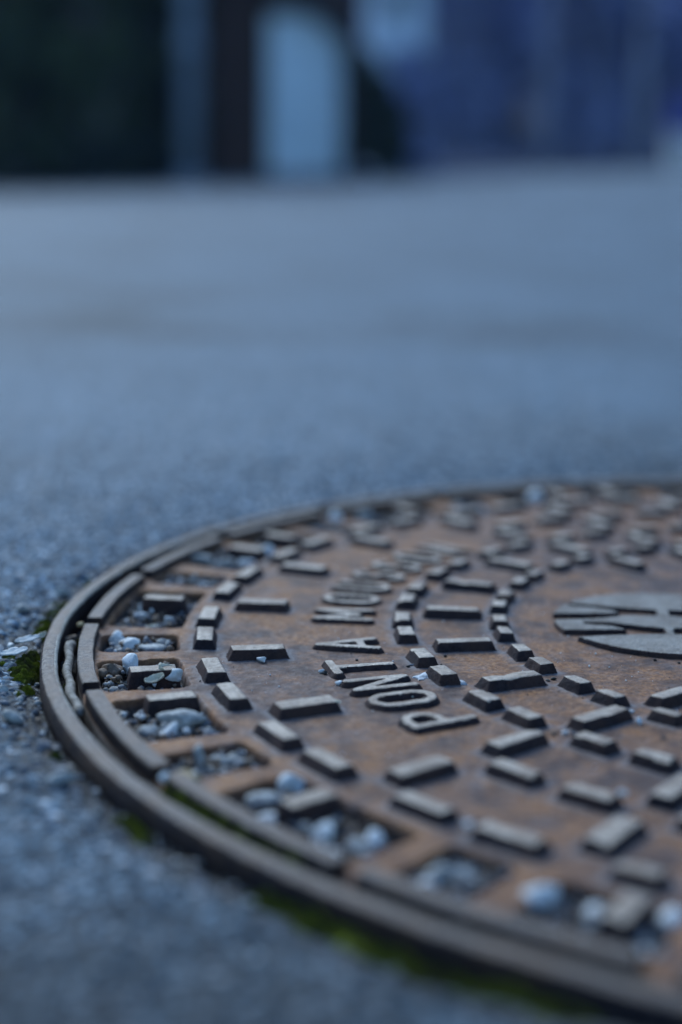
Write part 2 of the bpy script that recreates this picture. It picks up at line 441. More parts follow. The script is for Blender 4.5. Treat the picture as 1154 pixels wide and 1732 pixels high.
def build_plate():
    d0, d1 = ang(-6.2), ang(6.2)
    dense = np.linspace(d0, d1, 1260); coarse = np.linspace(d1, d0 + 2 * math.pi, 260)[1:-1]
    th = np.concatenate([dense, coarse])
    r = np.concatenate([np.concatenate([np.arange(0.002, 0.10, 0.004), np.arange(0.10, 0.845 * R0, 0.00115)]), np.arange(0.845 * R0, 0.9612 * R0, 0.00065)])
    TH, RR = np.meshgrid(th, r)
    K = ((TH - A0 + math.pi) % (2 * math.pi) - math.pi) / SEC
    X = CX + RR * np.cos(TH); Y = CY + RR * np.sin(TH)
    wob = (fbm(X * 160, Y * 160, 3, 5) - 0.5) * 0.0018
    sd = np.full(RR.shape, 1.0)
    for a, b in SLOTS:
        kc, hw = (a + b) / 2, (b - a) / 2
        dk = (K - kc + 12) % 24 - 12
        qx = np.abs(dk * SEC * RR) - hw * SEC * 0.895 * R0
        qy = np.abs(RR - 0.8945 * R0) - 0.0430 * R0
        rad = 0.0035
        qx = qx + rad; qy = qy + rad
        d = np.hypot(np.maximum(qx, 0), np.maximum(qy, 0)) + np.minimum(np.maximum(qx, qy), 0) - rad
        sd = np.minimum(sd, d)
    t = sstep(0.0012, -0.0009, sd + wob)
    z = ZP - t * 0.0070
    z = z + (fbm(X * 55, Y * 55, 4, 2) - 0.5) * 0.0007 + (fbm(X * 420, Y * 420, 2, 8) - 0.5) * 0.00035
    z = z + t * (fbm(X * 140, Y * 140, 3, 12) - 0.5) * 0.004
    dust = np.zeros(X.shape)
    nd_ = len(dense)
    for bx, by, rz, L_, W_2, rr_, k_ in BLK:
        if abs(k_) > 6.3: continue
        dk = 0.022 / (rr_ * R0) / SEC
        j0 = int((k_ - dk + 6.2) / 12.4 * nd_); j1 = int((k_ + dk + 6.2) / 12.4 * nd_) + 1
        j0 = max(j0, 0); j1 = min(j1, nd_)
        i0, i1 = np.searchsorted(r, (rr_ * R0 - 0.022, rr_ * R0 + 0.022))
        if j1 <= j0 or i1 <= i0: continue
        dx = X[i0:i1, j0:j1] - bx; dy = Y[i0:i1, j0:j1] - by
        cu, su = math.cos(rz), math.sin(rz)
        u = np.abs(dx * cu + dy * su) - L_ / 2 - 0.0016; v = np.abs(-dx * su + dy * cu) - W_2 / 2 - 0.0016
        d = np.hypot(np.maximum(u, 0), np.maximum(v, 0))
        dust[i0:i1, j0:j1] = np.maximum(dust[i0:i1, j0:j1], np.exp(-(d / 0.0030) ** 2))
    z = z + dust * 0.0004
    V = np.stack([X, Y, z], -1)
    skirt = V[-1].copy(); skirt[:, 2] = -0.026
    ctr = V[0].copy(); ctr[:, 0] = CX; ctr[:, 1] = CY
    V = np.concatenate([ctr[None], V, skirt[None]], 0)
    me = np_mesh('plate', V.reshape(-1, 3), grid_faces(V.shape[0], len(th), True))
    da = np.concatenate([np.zeros((1, len(th))), dust, np.zeros((1, len(th)))]).ravel()
    me.attributes.new('dust', 'FLOAT', 'POINT').data.foreach_set('value', da.astype(np.float32))
    return link_mesh('plate', me, M_plate, cover, smooth=True)
build_plate()
# segmented rim of the cover
sprof = [(0.9425 * R0, -0.0064), (0.9432 * R0, -0.0008), (0.9442 * R0, 0.0), (0.9594 * R0, 0.0), (0.9606 * R0, -0.0008), (0.9612 * R0, -0.0064)]
for k in range(-12, 12):
    o = ring_profile('rim_segment', sprof, [M_frame, M_fside], [1, 0, 0, 0, 1, 1], 26, cover, k - 0.455 + rng.uniform(-1, 1) * 0.012, k + 0.44 + rng.uniform(-1, 1) * 0.012, jitter=0.0007)

# ------------------------------------------------------------------ lettering (height fields so strokes flare like castings)
def seg_sd(X, Y, x0, y0, x1, y1):
    dx, dy = x1 - x0, y1 - y0
    t = np.clip(((X - x0) * dx + (Y - y0) * dy) / (dx * dx + dy * dy + 1e-12), 0, 1)
    return np.hypot(X - x0 - t * dx, Y - y0 - t * dy)
def arc(cx, cy, rx, ry, a0, a1, n=14):
    return [(cx + rx * math.cos(math.radians(a0 + (a1 - a0) * i / n)), cy + ry * math.sin(math.radians(a0 + (a1 - a0) * i / n))) for i in range(n + 1)]
# letters in a box: x in -1..1 (width), y in 0..1 (height)
GL = {
 'P': [[(-.62, 0), (-.62, 1), (.1, 1)] + arc(.1, .735, .55, .265, 90, -90) + [(-.62, .47)]],
 'O': [arc(0, .72, .68, .28, 0, 180) + arc(0, .28, .68, .28, 180, 360) + [(.68, .72)]],
 'N': [[(-.62, 0), (-.62, 1), (.62, 0), (.62, 1)]],
 'T': [[(-.8, 1), (.8, 1)], [(0, 1), (0, 0)]],
 'A': [[(-.72, 0), (0, 1), (.72, 0)], [(-.46, .26), (.46, .26)]],
 'M': [[(-.8, 0), (-.7, 1), (0, .22), (.7, 1), (.8, 0)]],
 'U': [[(-.64, 1), (-.64, .3)] + arc(0, .3, .64, .3, 180, 360) + [(.64, 1)]],
 'S': [arc(0, .745, .6, .255, 25, 180) + arc(0, .745, .6, .22, 180, 262)[1:] + arc(0, .26, .62, .26, 80, 0)[0:] + arc(0, .26, .62, .26, 0, -155)[1:]],
}
def height_mesh(name, X, Y, sd, half, flare, h, step_top):
    """sd = distance to stroke centre line or shape edge; returns mesh in local coords, z 0 = plate"""
    t = np.clip((half + flare - sd) / flare, 0, 1)
    z = np.where(t >= 1, h, h * (t ** 0.9)) - 0.0006
    z = z + (fbm(X * 700, Y * 700, 2, 6) - 0.5) * 0.00022 * (t > 0)
    z = np.where(t <= 0, -0.0022, z)
    nr, nc = X.shape
    V = np.stack([X, Y, z], -1).reshape(-1, 3)
    F = grid_faces(nr, nc)
    zf = z.ravel()[F]
    keep = zf.max(1) > -0.002
    F = F[keep]; zf = zf[keep]
    used, inv = np.unique(F, return_inverse=True)
    me = np_mesh(name, V[used], inv.reshape(F.shape))
    me.materials.append(M_top); me.materials.append(M_side)
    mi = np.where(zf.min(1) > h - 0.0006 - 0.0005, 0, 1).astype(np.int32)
    me.polygons.foreach_set('material_index', mi)
    return me
def letter(ch, k, width, R_in=0.6235, R_out=0.699):
    hgt = (R_out - R_in) * R0
    hw = width / 2
    half = 0.00168; fl = 0.0020
    st = 0.00042
    xs = np.arange(-hw - 0.004, hw + 0.004, st); ys = np.arange(-0.004, hgt + 0.004, st)
    X, Y = np.meshgrid(xs, ys)
    sd = np.full(X.shape, 1.0)
    ins = half + fl * 0.4
    for pl in GL[ch]:
        P = [(px * (hw), ins + py * (hgt - 2 * ins)) for px, py in pl]
        for a, b in zip(P[:-1], P[1:]): sd = np.minimum(sd, seg_sd(X, Y, *a, *b))
    sd = sd + (fbm(X * 300 + k * 7, Y * 300, 2, 3) - 0.5) * 0.0005
    me = height_mesh('letter', X, Y, sd, half, fl, 0.0029, 0)
    # local y points outward, x to the reader's right (clockwise from above)
    a = ang(k)
    o = inst('letter', me, cover, pt(R_in, k, ZP), a - math.pi / 2)
    o['label'] = 'raised letter ' + ch
    return o
W_ = 0.0188
for ch, k, w in (('P', 2.42, W_), ('O', 2.04, W_), ('N', 1.725, W_ * 1.04), ('T', 1.36, W_ * 1.1), ('A', 0.875, W_ * 1.1),
                 ('M', 0.135, W_ * 1.15), ('O', -0.31, W_), ('U', -0.70, W_), ('S', -1.07, W_ * .92), ('S', -1.42, W_ * .92), ('O', -1.79, W_), ('N', -2.19, W_)):
    letter(ch, k, w)

# ------------------------------------------------------------------ round emblem
def poly_sd(X, Y, poly):
    d = np.full(X.shape, 1e9); inside = np.zeros(X.shape, bool)
    n = len(poly)
    for i in range(n):
        x0, y0 = poly[i]; x1, y1 = poly[(i + 1) % n]
        d = np.minimum(d, seg_sd(X, Y, x0, y0, x1, y1))
        c = ((y0 > Y) != (y1 > Y)) & (X < (x1 - x0) * (Y - y0) / (y1 - y0 + 1e-15) + x0)
        inside ^= c
    return np.where(inside, -d, d)
def emblem():
    g1 = [(113, -20.2), (134.7, -22.8), (154, -27.3), (172, -32), (172, -24.5), (153, -22.3), (144.7, -20.2), (135, -16.8), (131.6, -12.5), (135.5, -11.2), (148.2, -9.0), (172, -4.6), (172, 14), (165.3, 9.4), (158.4, 4.6), (151.1, 3.0), (145.3, .9), (136, -3.2), (129.8, -6.8), (113, -9.4)]
    # the frame-side opening between the two strips stops at the strip with the slanted left end
    g1 = [(113, -20.2), (134.7, -22.8), (156, -27.6), (156, -22.6), (144.7, -20.0), (135, -16.6), (131.6, -12.2), (135.5, -10.6), (148.2, -8.5), (170, -4.6), (170, 8.9), (158.4, 4.6), (151.1, 3.0), (145.3, .9), (136, -3.2), (129.8, -6.8), (113, -9.4)]
    g2 = [(112.5, 13.2), (122.6, 11.1), (136.6, 6.7), (149.8, 7.0), (149.4, 11.3), (137, 12.9), (130.4, 18.6), (137.5, 19.5), (159.4, 23.3), (170, 25), (170, 38), (152.4, 34.0), (138.1, 29.3), (127.3, 26.6), (111.5, 23.2)]
    cx, cy, rr = 108.5, 1.2, 55.3
    st = 0.00048
    us = np.arange(0.050, 0.168, st); vs = np.arange(-0.060, 0.062, st)
    U, V = np.meshgrid(us, vs)
    u, v = U * 1000, V * 1000
    d = np.hypot(u - cx, v - cy) - rr
    for g in (g1, g2):
        d = np.maximum(d, -poly_sd(u, v, g))
        d = np.maximum(d, -poly_sd(220.3 - u, v, g))
    d = d + (fbm(u * .25, v * .25, 2, 4) - .5) * 0.5
    me = height_mesh('emblem', U, V, d / 1000.0, 0.0, 0.0007, 0.0030, 0); me.materials[0] = M_emblem
    o = inst('emblem', me, cover, (CX, CY, ZP), A0)
    o['label'] = 'flat raised round monogram disc cut by grooves'
    for p_ in o.data.polygons: pass
emblem()

# ------------------------------------------------------------------ dirt in the gap between frame and cover
def gap_dirt():
    th = np.linspace(ang(-7), ang(7), 1500); r = np.linspace(0.9655 * R0, ri, 12)
    TH, RR = np.meshgrid(th, r)
    X = CX + RR * np.cos(TH); Y = CY + RR * np.sin(TH)
    z = -0.0135 + (fbm(X * 60, Y * 60, 4, 41) - 0.5) * 0.009 + (fbm(X * 400, Y * 400, 2, 43) - 0.5) * 0.002
    me = np_mesh('dirt', np.stack([X, Y, z], -1).reshape(-1, 3), grid_faces(len(r), len(th)))
    o = link_mesh('gap_dirt', me, M_dirt, smooth=True)
    tag(o, 'dark soil packed in the narrow gap between frame and cover', 'dirt', kind='stuff')
gap_dirt()

# ------------------------------------------------------------------ stones
ico = bmesh.new(); bmesh.ops.create_icosphere(ico, subdivisions=3, radius=1)
ICO = np.array([v.co[:] for v in ico.verts]); ICOF = np.array([[v.index for v in f.verts] for f in ico.faces]); ico.free()
ico = bmesh.new(); bmesh.ops.create_icosphere(ico, subdivisions=1, radius=1)
ICO1 = np.array([v.co[:] for v in ico.verts]); ICOF1 = np.array([[v.index for v in f.verts] for f in ico.faces]); ico.free()
def stone_verts(base, sx, sy, sz, seed, facet=0.5):
    rg = np.random.default_rng(seed)
    D = rg.normal(size=(9, 3)); D /= np.linalg.norm(D, axis=1)[:, None]
    V = base.copy()
    lim = 0.52 + 0.36 * rg.random(9)
    for n, l in zip(D, lim):                      # chop by random planes: broken stone
        s = V @ n; ex = np.clip(s - l, 0, None) * facet * 1.6
        V = V - ex[:, None] * n
    w = 1.12 + 0.12 * np.sin(V @ (D[0] * 3.1) + rg.random() * 6) + 0.09 * np.sin(V @ (D[1] * 5.3) + 2) + 0.03 * np.sin(V @ (D[2] * 15)) 
    return V * w[:, None] * np.array([sx, sy, sz])
def stone(name, loc, size, m, label, cat, group=None, rz=0.0, tilt=(0, 0), facet=0.5, seed=None, parent=None):
    seed = seed if seed is not None else rng.randrange(99999)
    me = np_mesh(name, stone_verts(ICO, size[0] / 2, size[1] / 2, size[2] / 2, seed, facet), ICOF)
    o = link_mesh(name, me, m, parent, smooth=facet < 0.6)
    o.location = loc; o.rotation_euler = (tilt[0], tilt[1], rz)
    tag(o, label, cat, group)
    return o
FL = ZP - 0.0066        # pocket floor
def peb(r, k, w, d, h, m, label, cat='pebble', zc=None, rz=None, facet=0.5, tilt=None, group=None, name='pebble'):
    z = zc if zc is not None else FL + h * 0.45 + 0.0012
    return stone(name, pt(r, k, z), (w, d, h), m, label, cat, group, rz if rz is not None else rng.uniform(-.4, .4),
                 tilt if tilt is not None else (rng.uniform(-.25, .25), rng.uniform(-.25, .25)), facet)
GP = 'pebbles lying in the pockets of the cover'
S = [
 # r, k, w, d, h (mm), material, label
 (.921, .56, 7.5, 6, 6.5, M_white, 'small white pebble, leftmost in the cluster beside the longest rusty rib'),
 (.908, .66, 9.0, 7, 6, M_white, 'roundish white pebble in the middle of the cluster behind the rusty rib'),
 (.882, .71, 11.5, 8, 4.5, M_pale, 'flat pale grey chip lying right of the white pebble cluster'),
 (.9385, .46, 4.5, 4, 4, M_white, 'little white chip in the far left corner of the white pebble cluster'),
 (.897, .80, 4.2, 3.2, 2.6, M_ochre, 'tiny ochre chip in front of the white pebble cluster'),
 (.928, .74, 5, 4, 4, M_grey, 'dark angular chip left of the white pebbles, against the cover rim'),
 (.903, 1.02, 7, 7, 8.5, M_white, 'pointed white stone leaning on the back of a pocket block'),
 (.922, 1.05, 9, 7, 6.5, M_brown, 'brown stone beside the pointed white stone'),
 (.936, 1.08, 4.5, 4, 5, M_brown, 'small dark brown chip left of the brown stone'),
 (.920, 1.30, 7, 3, 2.5, M_pale, 'flat pale sliver lying left of the pocket block near the rim'),
 (.933, 1.47, 6, 4, 3.5, M_pale, 'pale grey stone at the bottom left of the leaf-litter pocket'),
 (.921, 1.555, 2.8, 2.6, 2.6, M_white, 'bead-sized white pebble in front of the leaf-litter pocket'),
 (.896, 1.50, 6, 4, 3, M_ochre, 'small tan stone against the second pocket block'),
 (.930, 1.60, 4, 3.5, 3, M_pale, 'grey pebble beside the bead-sized white one'),
 (.879, 1.87, 15, 10, 8.5, M_pale, 'largest rounded pale blue-grey pebble, with a dark spot'),
 (.914, 1.90, 8.5, 5.5, 5, M_pale, 'oval grey pebble left of the largest rounded one'),
 (.899, 1.95, 7, 6, 6, M_white, 'smooth white pebble in front of the largest rounded one'),
 (.866, 2.01, 8, 5, 4.5, M_grey, 'dark green-grey pebble right of the largest rounded one'),
 (.918, 2.00, 2.6, 2.4, 2.4, M_white, 'tiny white bead in front of the oval grey pebble'),
 (.933, 2.02, 3.2, 2.6, 2.4, M_pale, 'tiny grey bead at the cover rim left of the oval pebble'),
 (.903, 2.33, 4.5, 6, 10, M_pale, 'upright pale stone at the left end of the long flat stone'),
 (.874, 2.36, 14, 6, 4.5, M_pale, 'long flat pale blue stone filling a narrow pocket'),
 (.858, 2.72, 8.5, 7, 7.5, M_white, 'round white stone perched behind the blurred pocket block'),
 (.897, 2.78, 11, 8, 5, M_pale, 'grey stone at the back left of the pocket with the perched white stone'),
 (.915, 2.93, 6, 5, 4.5, M_white, 'white pebble close to the cover rim in the same pocket as the grey stone'),
 (.905, 3.17, 7.5, 7, 7.5, M_white, 'white pebble at the back left of the crowded pebble pocket'),
 (.923, 3.30, 6.5, 5.5, 5, M_white, 'white pebble nearest the cover rim in the crowded pebble pocket'),
 (.892, 3.29, 7, 6, 5, M_pale, 'grey pebble in the middle of the crowded pebble pocket'),
 (.877, 3.30, 7, 5.5, 5.5, M_white, 'pale pebble at the right end of the crowded pebble pocket'),
 (.900, 3.36, 5, 5, 4, M_pale, 'small grey pebble at the front of the crowded pebble pocket'),
 (.892, 3.65, 8.5, 7, 6, M_pale, 'blurred pale pebble in the centre of the arched pocket by the lower rim'),
 (.908, 3.66, 6, 5, 4.5, M_white, 'blurred white pebble near the rim in the arched pocket'),
 (.876, 3.70, 7, 5, 4.5, M_pale, 'blurred grey pebble at the right of the arched pocket'),
 (.878, 4.00, 10, 8, 8, M_white, 'brightest blurred white stone near the lower right of the cover'),
 (.872, 4.17, 5.5, 5, 5, M_white, 'small blurred white stone between the brightest stone and a block'),
 (.856, 4.40, 7.5, 6, 6, M_white, 'blurred white stone at the right edge, low down'),
 (.915, 4.45, 5, 5, 7, M_pale, 'blurred pale stone at the break in the lower cover rim'),
 (.888, .30, 5, 3.6, 3.4, M_leaf, 'cream pebble in front of the left pocket block'),
 (.872, .18, 4, 4, 5, M_palel, 'lilac-white chip in front of the left pocket block, right side'),
 (.930, .40, 5, 3, 3, M_brown, 'brown chip by the rim left of the cream pebble'),
 (.918, .42, 4, 3, 3, M_grey, 'dark pebble left of the cream pebble'),
 (.935, -1.13, 11, 8, 6, M_pale, 'pale stone at the left of the far pebble pocket'),
 (.900, -1.10, 13, 9, 5.5, M_pale, 'grey-blue stone in the middle of the far pebble pocket'),
 (.872, -1.18, 9, 7, 6, M_white, 'white stone at the right of the far pebble pocket'),
 (.871, -.60, 5, 4, 4, M_white, 'little white stone in the narrow far pocket below the pebble pocket'),
 (.905, -.62, 7, 5, 5, M_grey, 'dark stone in the narrow far pocket below the pebble pocket'),
 (.936, -2.52, 11, 10, 11, M_white, 'large blurred white stone at the far rim of the cover'),
 (.920, -2.75, 10, 8, 8, M_pale, 'blurred pale stone right of the large white one at the far rim'),
 (.905, -3.50, 9, 8, 6, M_pale, 'blurred grey stone halfway along the far rim'),
 (.908, -4.18, 10, 8, 9, M_white, 'blurred white stone toward the right of the far rim'),
 (.866, -1.42, 8, 8, 9, M_white, 'blurred white stone wedged beside a tangential block at the far left'),
]
for r, k, w, d, h, m, lb in S:
    peb(r, k, w / 860, d / 800, h / 900, m, lb, group=None, facet=0.62 if m is M_white or m is M_pale else 0.75)
# thin white splinter standing in the left pocket
stone('stone_splinter', pt(.9135, .08, -0.0065), (0.0025, 0.0022, 0.0125), M_palel, 'thin pinkish white splinter standing beside the left pocket block', 'splinter', rz=.3, tilt=(0.15, -0.1), facet=.6)
# stones lying on the plate
ON = [
 (.762, 1.10, 4.4, 3.0, 2.6, M_white, 'pale pebble in front of the radial block left of the letter A'),
 (.7065, 1.37, 2.6, 2.2, 1.9, M_white, 'small white speck of stone at the left end of the letter T'),
 (.7035, 1.40, 2.0, 1.8, 1.7, M_black, 'black grain touching the white speck beside the letter T'),
 (.700, 1.61, 3.4, 2.6, 2.2, M_white, 'bluish white pebble at the left foot of the letter N'),
 (.500, 3.17, 2.6, 2.4, 3.0, M_white, 'white bead near the lower right between two blocks'),
 (.481, 2.97, 3.0, 1.6, 1.6, M_white, 'pale grain touching the right end of a short block'),
 (.5805, 3.00, 2.8, 2.2, 1.8, M_white, 'pale grain between a radial block and the block ring, near the lower right'),
 (.589, 2.96, 2.6, 2.0, 1.6, M_brown, 'reddish grain beside the pale grain near the lower right'),
 (.572, 3.03, 2.2, 1.8, 1.5, M_grey, 'dark grain right of the pale grain near the lower right'),
 (.519, 3.48, 2.2, 1.8, 1.0, M_black, 'black speck on bare rust near the lower right edge'),
 (.487, 2.00, 2.4, 1.6, 1.0, M_black, 'black crumb in front of the small block left of the emblem'),
 (.479, 1.98, 2.4, 1.8, 1.1, M_black, 'second black crumb just right of the first, below the emblem'),
 (.658, .82, 2.4, 2.0, 1.2, M_black, 'round black grain in front of the letter A'),
 (.659, 1.16, 1.6, 1.3, 1.0, M_black, 'black grain above the letter T stem'),
 (.604, 1.35, 2.6, 1.5, 1.2, M_grey, 'dark flat grain left of the small block above the white smear'),
 (.610, 1.37, 1.5, 1.2, 1.0, M_black, 'tiny black grain beside the dark flat grain'),
 (.559, 1.17, 1.6, 1.2, 1.0, M_black, 'lone black grain in front of the long block left of the emblem'),
 (.338, 1.77, 1.6, 1.2, 1.0, M_black, 'black grain below the front edge of the emblem'),
 (.319, 1.98, 1.4, 1.0, .9, M_black, 'tiny black grain farther right below the front edge of the emblem'),
 (.632, .20, 1.6, 1.3, 1.0, M_black, 'black grain between the letter M and the inner block ring'),
 (.645, 1.98, 1.8, 1.5, 1.5, M_leaf, 'cream grain inside the letter O'),
]
for r, k, w, d, h, m, lb in ON:
    peb(r, k, w / 1000, d / 1000, h / 1000, m, lb, cat='grain', zc=ZP + h * 0.00040, name='grain', facet=.5, tilt=(0, 0))
# chips on block ends
peb(.7335, 2.04, .0032, .0024, .0012, M_leaf, 'yellowish chip stuck on the right end of the radial block left of letter O', 'chip', zc=-0.0004, name='chip', tilt=(0, 0))
peb(.690, 3.84, .0042, .0028, .0020, M_palel, 'pale blue chip on the right end of a blurred block, lower right', 'chip', zc=-0.0001, name='chip', tilt=(0, 0))
peb(.831, 3.56, .0034, .0030, .0020, M_palel, 'pale chip at the left end of a blurred block near the lower rim', 'chip', zc=-0.0001, name='chip', tilt=(0, 0))

# white smear beside the small block, flat irregular crust
def crust(name, r, k, w, d, seed, label, m, h=0.0009, z=ZP):
    st = 0.0005
    xs = np.arange(-w, w, st); ys = np.arange(-d, d, st); X, Y = np.meshgrid(xs, ys)
    f = 1 - np.hypot(X / w, Y / d) + (fbm(X * 260 + seed, Y * 260, 4, seed) - .5) * 1.3
    zz = np.where(f > 0.25, h * sstep(.25, .8, f) + 0.0005, -0.002)
    F = grid_faces(*X.shape); zf = zz.ravel()[F]; F = F[zf.max(1) > -0.001]
    used, inv = np.unique(F, return_inverse=True)
    me = np_mesh(name, np.stack([X, Y, zz], -1).reshape(-1, 3)[used], inv.reshape(F.shape))
    o = link_mesh(name, me, m, smooth=True); o.location = pt(r, k, z); o.rotation_euler = (0, 0, rng.uniform(0, 3))
    tag(o, label, 'crust')
M_crust = stone_mat('white_crust', (0.34, 0.36, 0.38), (0.62, 0.64, 0.66), 420, (0.14, 0.12, 0.11), 0.6)
crust('white_crust', .603, 1.60, .0070, .0050, 4, 'whitish crust smeared around the small block right of the letter N', M_crust)
crust('white_crust', .577, 1.83, .0045, .0022, 9, 'thin whitish crust in front of the small block right of the letter N', M_crust)
crust('white_crust', .845, -3.45, .0060, .0120, 12, 'pale smear on the plate by the far rim', M_crust)

# ------------------------------------------------------------------ grit (uncountable)
def grit(name, pts, sizes, m, label, flat=0.7):
    n = len(pts); nv = len(ICO1)
    V = np.zeros((n, nv, 3)); 
    for i, (p, s) in enumerate(zip(pts, sizes)):
        v = stone_verts(ICO1, s * nrng.uniform(.7, 1.3), s * nrng.uniform(.6, 1.1), s * nrng.uniform(.5, 1.0) * flat / .7, int(nrng.integers(1e6)), .8)
        a = nrng.random() * 6.28; ca, sa = math.cos(a), math.sin(a)
        V[i, :, 0] = v[:, 0] * ca - v[:, 1] * sa + p[0]; V[i, :, 1] = v[:, 0] * sa + v[:, 1] * ca + p[1]; V[i, :, 2] = v[:, 2] + p[2]
    F = (ICOF1[None] + (np.arange(n) * nv)[:, None, None]).reshape(-1, 3)
    me = np_mesh(name, V.reshape(-1, 3), F)
    o = link_mesh(name, me, m)
    tag(o, label, 'grit', kind='stuff')
    return o
def slot_pts(n, smin, smax):
    P, Sz = [], []
    vis = [s for s in SLOTS if -6 < (s[0] + 12) % 24 - 12 < 6]
    while len(P) < n:
        a, b = vis[int(nrng.integers(len(vis)))]
        k = a + (b - a) * (0.06 + .88 * nrng.random()); r = 0.856 + 0.078 * nrng.random()
        s = smin + (smax - smin) * nrng.random() ** 1.6
        P.append(tuple(pt(r, k, FL + s * 0.4 + 0.0006 + 0.0042 * nrng.random() ** 1.5))); Sz.append(s)
    return P, Sz
for mm, n, nm in ((M_pale, 900, 'pale'), (M_grey, 1500, 'dark grey'), (M_brown, 1300, 'brown'), (M_white, 340, 'white')):
    P, Sz = slot_pts(n, 0.0005, 0.0024)
    grit('pocket_grit', P, Sz, mm, nm + ' grit scattered over the floors of the cover pockets')
P, Sz = [], []
for i in range(900):
    r = 0.967 + 0.013 * nrng.random(); k = -6.5 + 13 * nrng.random(); s = 0.0006 + 0.0012 * nrng.random() ** 2
    P.append(tuple(pt(r, k, -0.0135 + nrng.uniform(-.001, .003)))); Sz.append(s)
grit('gap_grit', P[:450], Sz[:450], M_brown, 'brown grit in the gap between frame and cover')
grit('gap_grit', P[450:], Sz[450:], M_grey, 'grey grit in the gap between frame and cover')
def road_z(r): return -0.0054 - 0.0052 * math.exp(-(r - 1) * R0 / 0.012)
for mm, n, nm, s0, s1 in ((M_pale, 380, 'pale', .0005, .0026), (M_grey, 1000, 'dark', .0005, .0028), (M_white, 110, 'white', .0006, .0018), (M_brown, 260, 'brown', .0006, .0022)):
    P, Sz = [], []
    while len(P) < n:
        r = 1.004 + 0.11 * nrng.random() ** 1.7; k = nrng.normal(0.9, 1.6)
        if nrng.random() < .3: k = -5 + 11 * nrng.random(); r = 1.003 + 0.03 * nrng.random() ** 2
        s = s0 + (s1 - s0) * nrng.random() ** 4.5
        P.append(tuple(pt(r, k, road_z(r) + s * .10))); Sz.append(s)
    grit('loose_gravel', P, Sz, mm, nm + ' loose gravel along the outside of the frame')
# fine dust grains on the plate
P, Sz = [], []
for i in range(900):
    r = 0.30 + 0.54 * nrng.random(); k = -6 + 12 * nrng.random(); s = 0.00022 + 0.00045 * nrng.random() ** 4
    P.append(tuple(pt(r, k, ZP + s * .5))); Sz.append(s)
grit('plate_grit', P[:380], Sz[:380], M_white, 'sparse pale sand grains on the cover plate')
grit('plate_grit', P[380:], Sz[380:], M_black, 'sparse black sand grains on the cover plate')

# larger loose stones outside the frame
OUTS = [
 (1.034, 1.62, 9, 6, 5, M_pale, 'pale angular stone on the asphalt below the moss at the left edge'),
 (1.028, 2.28, 9, 7, 4.5, M_pale, 'blurred pale stone beside the frame at the lower left'),
 (1.020, 1.93, 6, 5, 4, M_grey, 'small dark stone against the frame at the lower left'),
 (1.041, 1.30, 6, 4, 4, M_pale, 'greyish chip left of the moss'),
 (1.037, .70, 4, 4, 3.5, M_white, 'little white stone left of the bleached flakes'),
 (1.030, -.20, 9, 6, 5, M_pale, 'pale stone at the frame above the green sprouts'),
 (1.055, .15, 7, 6, 4.5, M_pale, 'rounded grey stone at the far left, above the moss'),
 (1.046, -.55, 8, 6, 4, M_grey, 'dark stone behind the sprouts near the frame'),
]
for r, k, w, d, h, m, lb in OUTS:
    peb(r, k, w / 1000, d / 1000, h / 1000, m, lb, cat='stone', zc=road_z(r) + h * .0004, name='loose_stone', facet=.7)

# ------------------------------------------------------------------ flakes, leaves, twig
def flake(name, p, L, W, m, label, cat, rz, tilt, curl=0.15, seed=1):
    n, mm = 16, 8
    rg = random.Random(seed)
    V = []
    for i in range(n):
        t = i / (n - 1); w = W * (math.sin(math.pi * min(max(t * .94 + .03, 0), 1)) ** .6) * (1 + .25 * (mnoise.noise((t * 7, seed, 0))))
        for j in range(mm):
            s = j / (mm - 1) - .5
            V.append(((t - .5) * L, s * w + .06 * W * mnoise.noise((t * 9, s * 5, seed + 3)), curl * L * (4 * s * s * .4 + (t - .5) ** 2) + .04 * L * mnoise.noise((t * 5, s * 6, seed))))
    me = np_mesh(name, V, grid_faces(n, mm))
    o = link_mesh(name, me, m, smooth=True)
    md = o.modifiers.new('thick', 'SOLIDIFY'); md.thickness = 0.0005
    o.location = p; o.rotation_euler = (tilt[0], tilt[1], rz)
    tag(o, label, cat); return o
flake('bleached_flake', pt(1.019, .735, -0.0015), .0115, .0042, M_palel, 'upper pale bleached flake lying on the moss outside the frame', 'flake', .45, (.35, -.12), .05, 2)
flake('bleached_flake', pt(1.030, .885, -0.0025), .0125, .0052, M_palel, 'lower pale bleached flake lying left of the moss', 'flake', .40, (.30, -.10), .05, 5)
flake('dry_leaf', pt(1.006, .66, -0.0028), .0060, .0030, M_leaf, 'small curled tan leaf piece touching the frame above the moss', 'leaf', .9, (.5, -.2), .5, 7)
flake('dry_leaf', pt(.872, 1.29, -0.0015), .0075, .0065, M_leaf, 'cream curled leaf fragment in the pocket between two blocks', 'leaf', .8, (.4, .2), .5, 9)
flake('dry_leaf', pt(.884, 1.36, -0.0035), .0085, .0050, M_leaf, 'second cream leaf fragment, left of the bluish chip', 'leaf', .2, (.4, -.3), .4, 12)
stone('pebble', pt(.864, 1.33, -0.0030), (.0080, .0050, .0060), M_palel, 'bluish white angular chip behind the second pocket block', 'pebble', rz=.2, facet=.8)
flake('dry_leaf', pt(.905, 1.28, -0.0080), .0110, .0040, M_bark, 'brown shred of bark in the leaf-litter pocket', 'leaf', .1, (.2, .1), .3, 15)

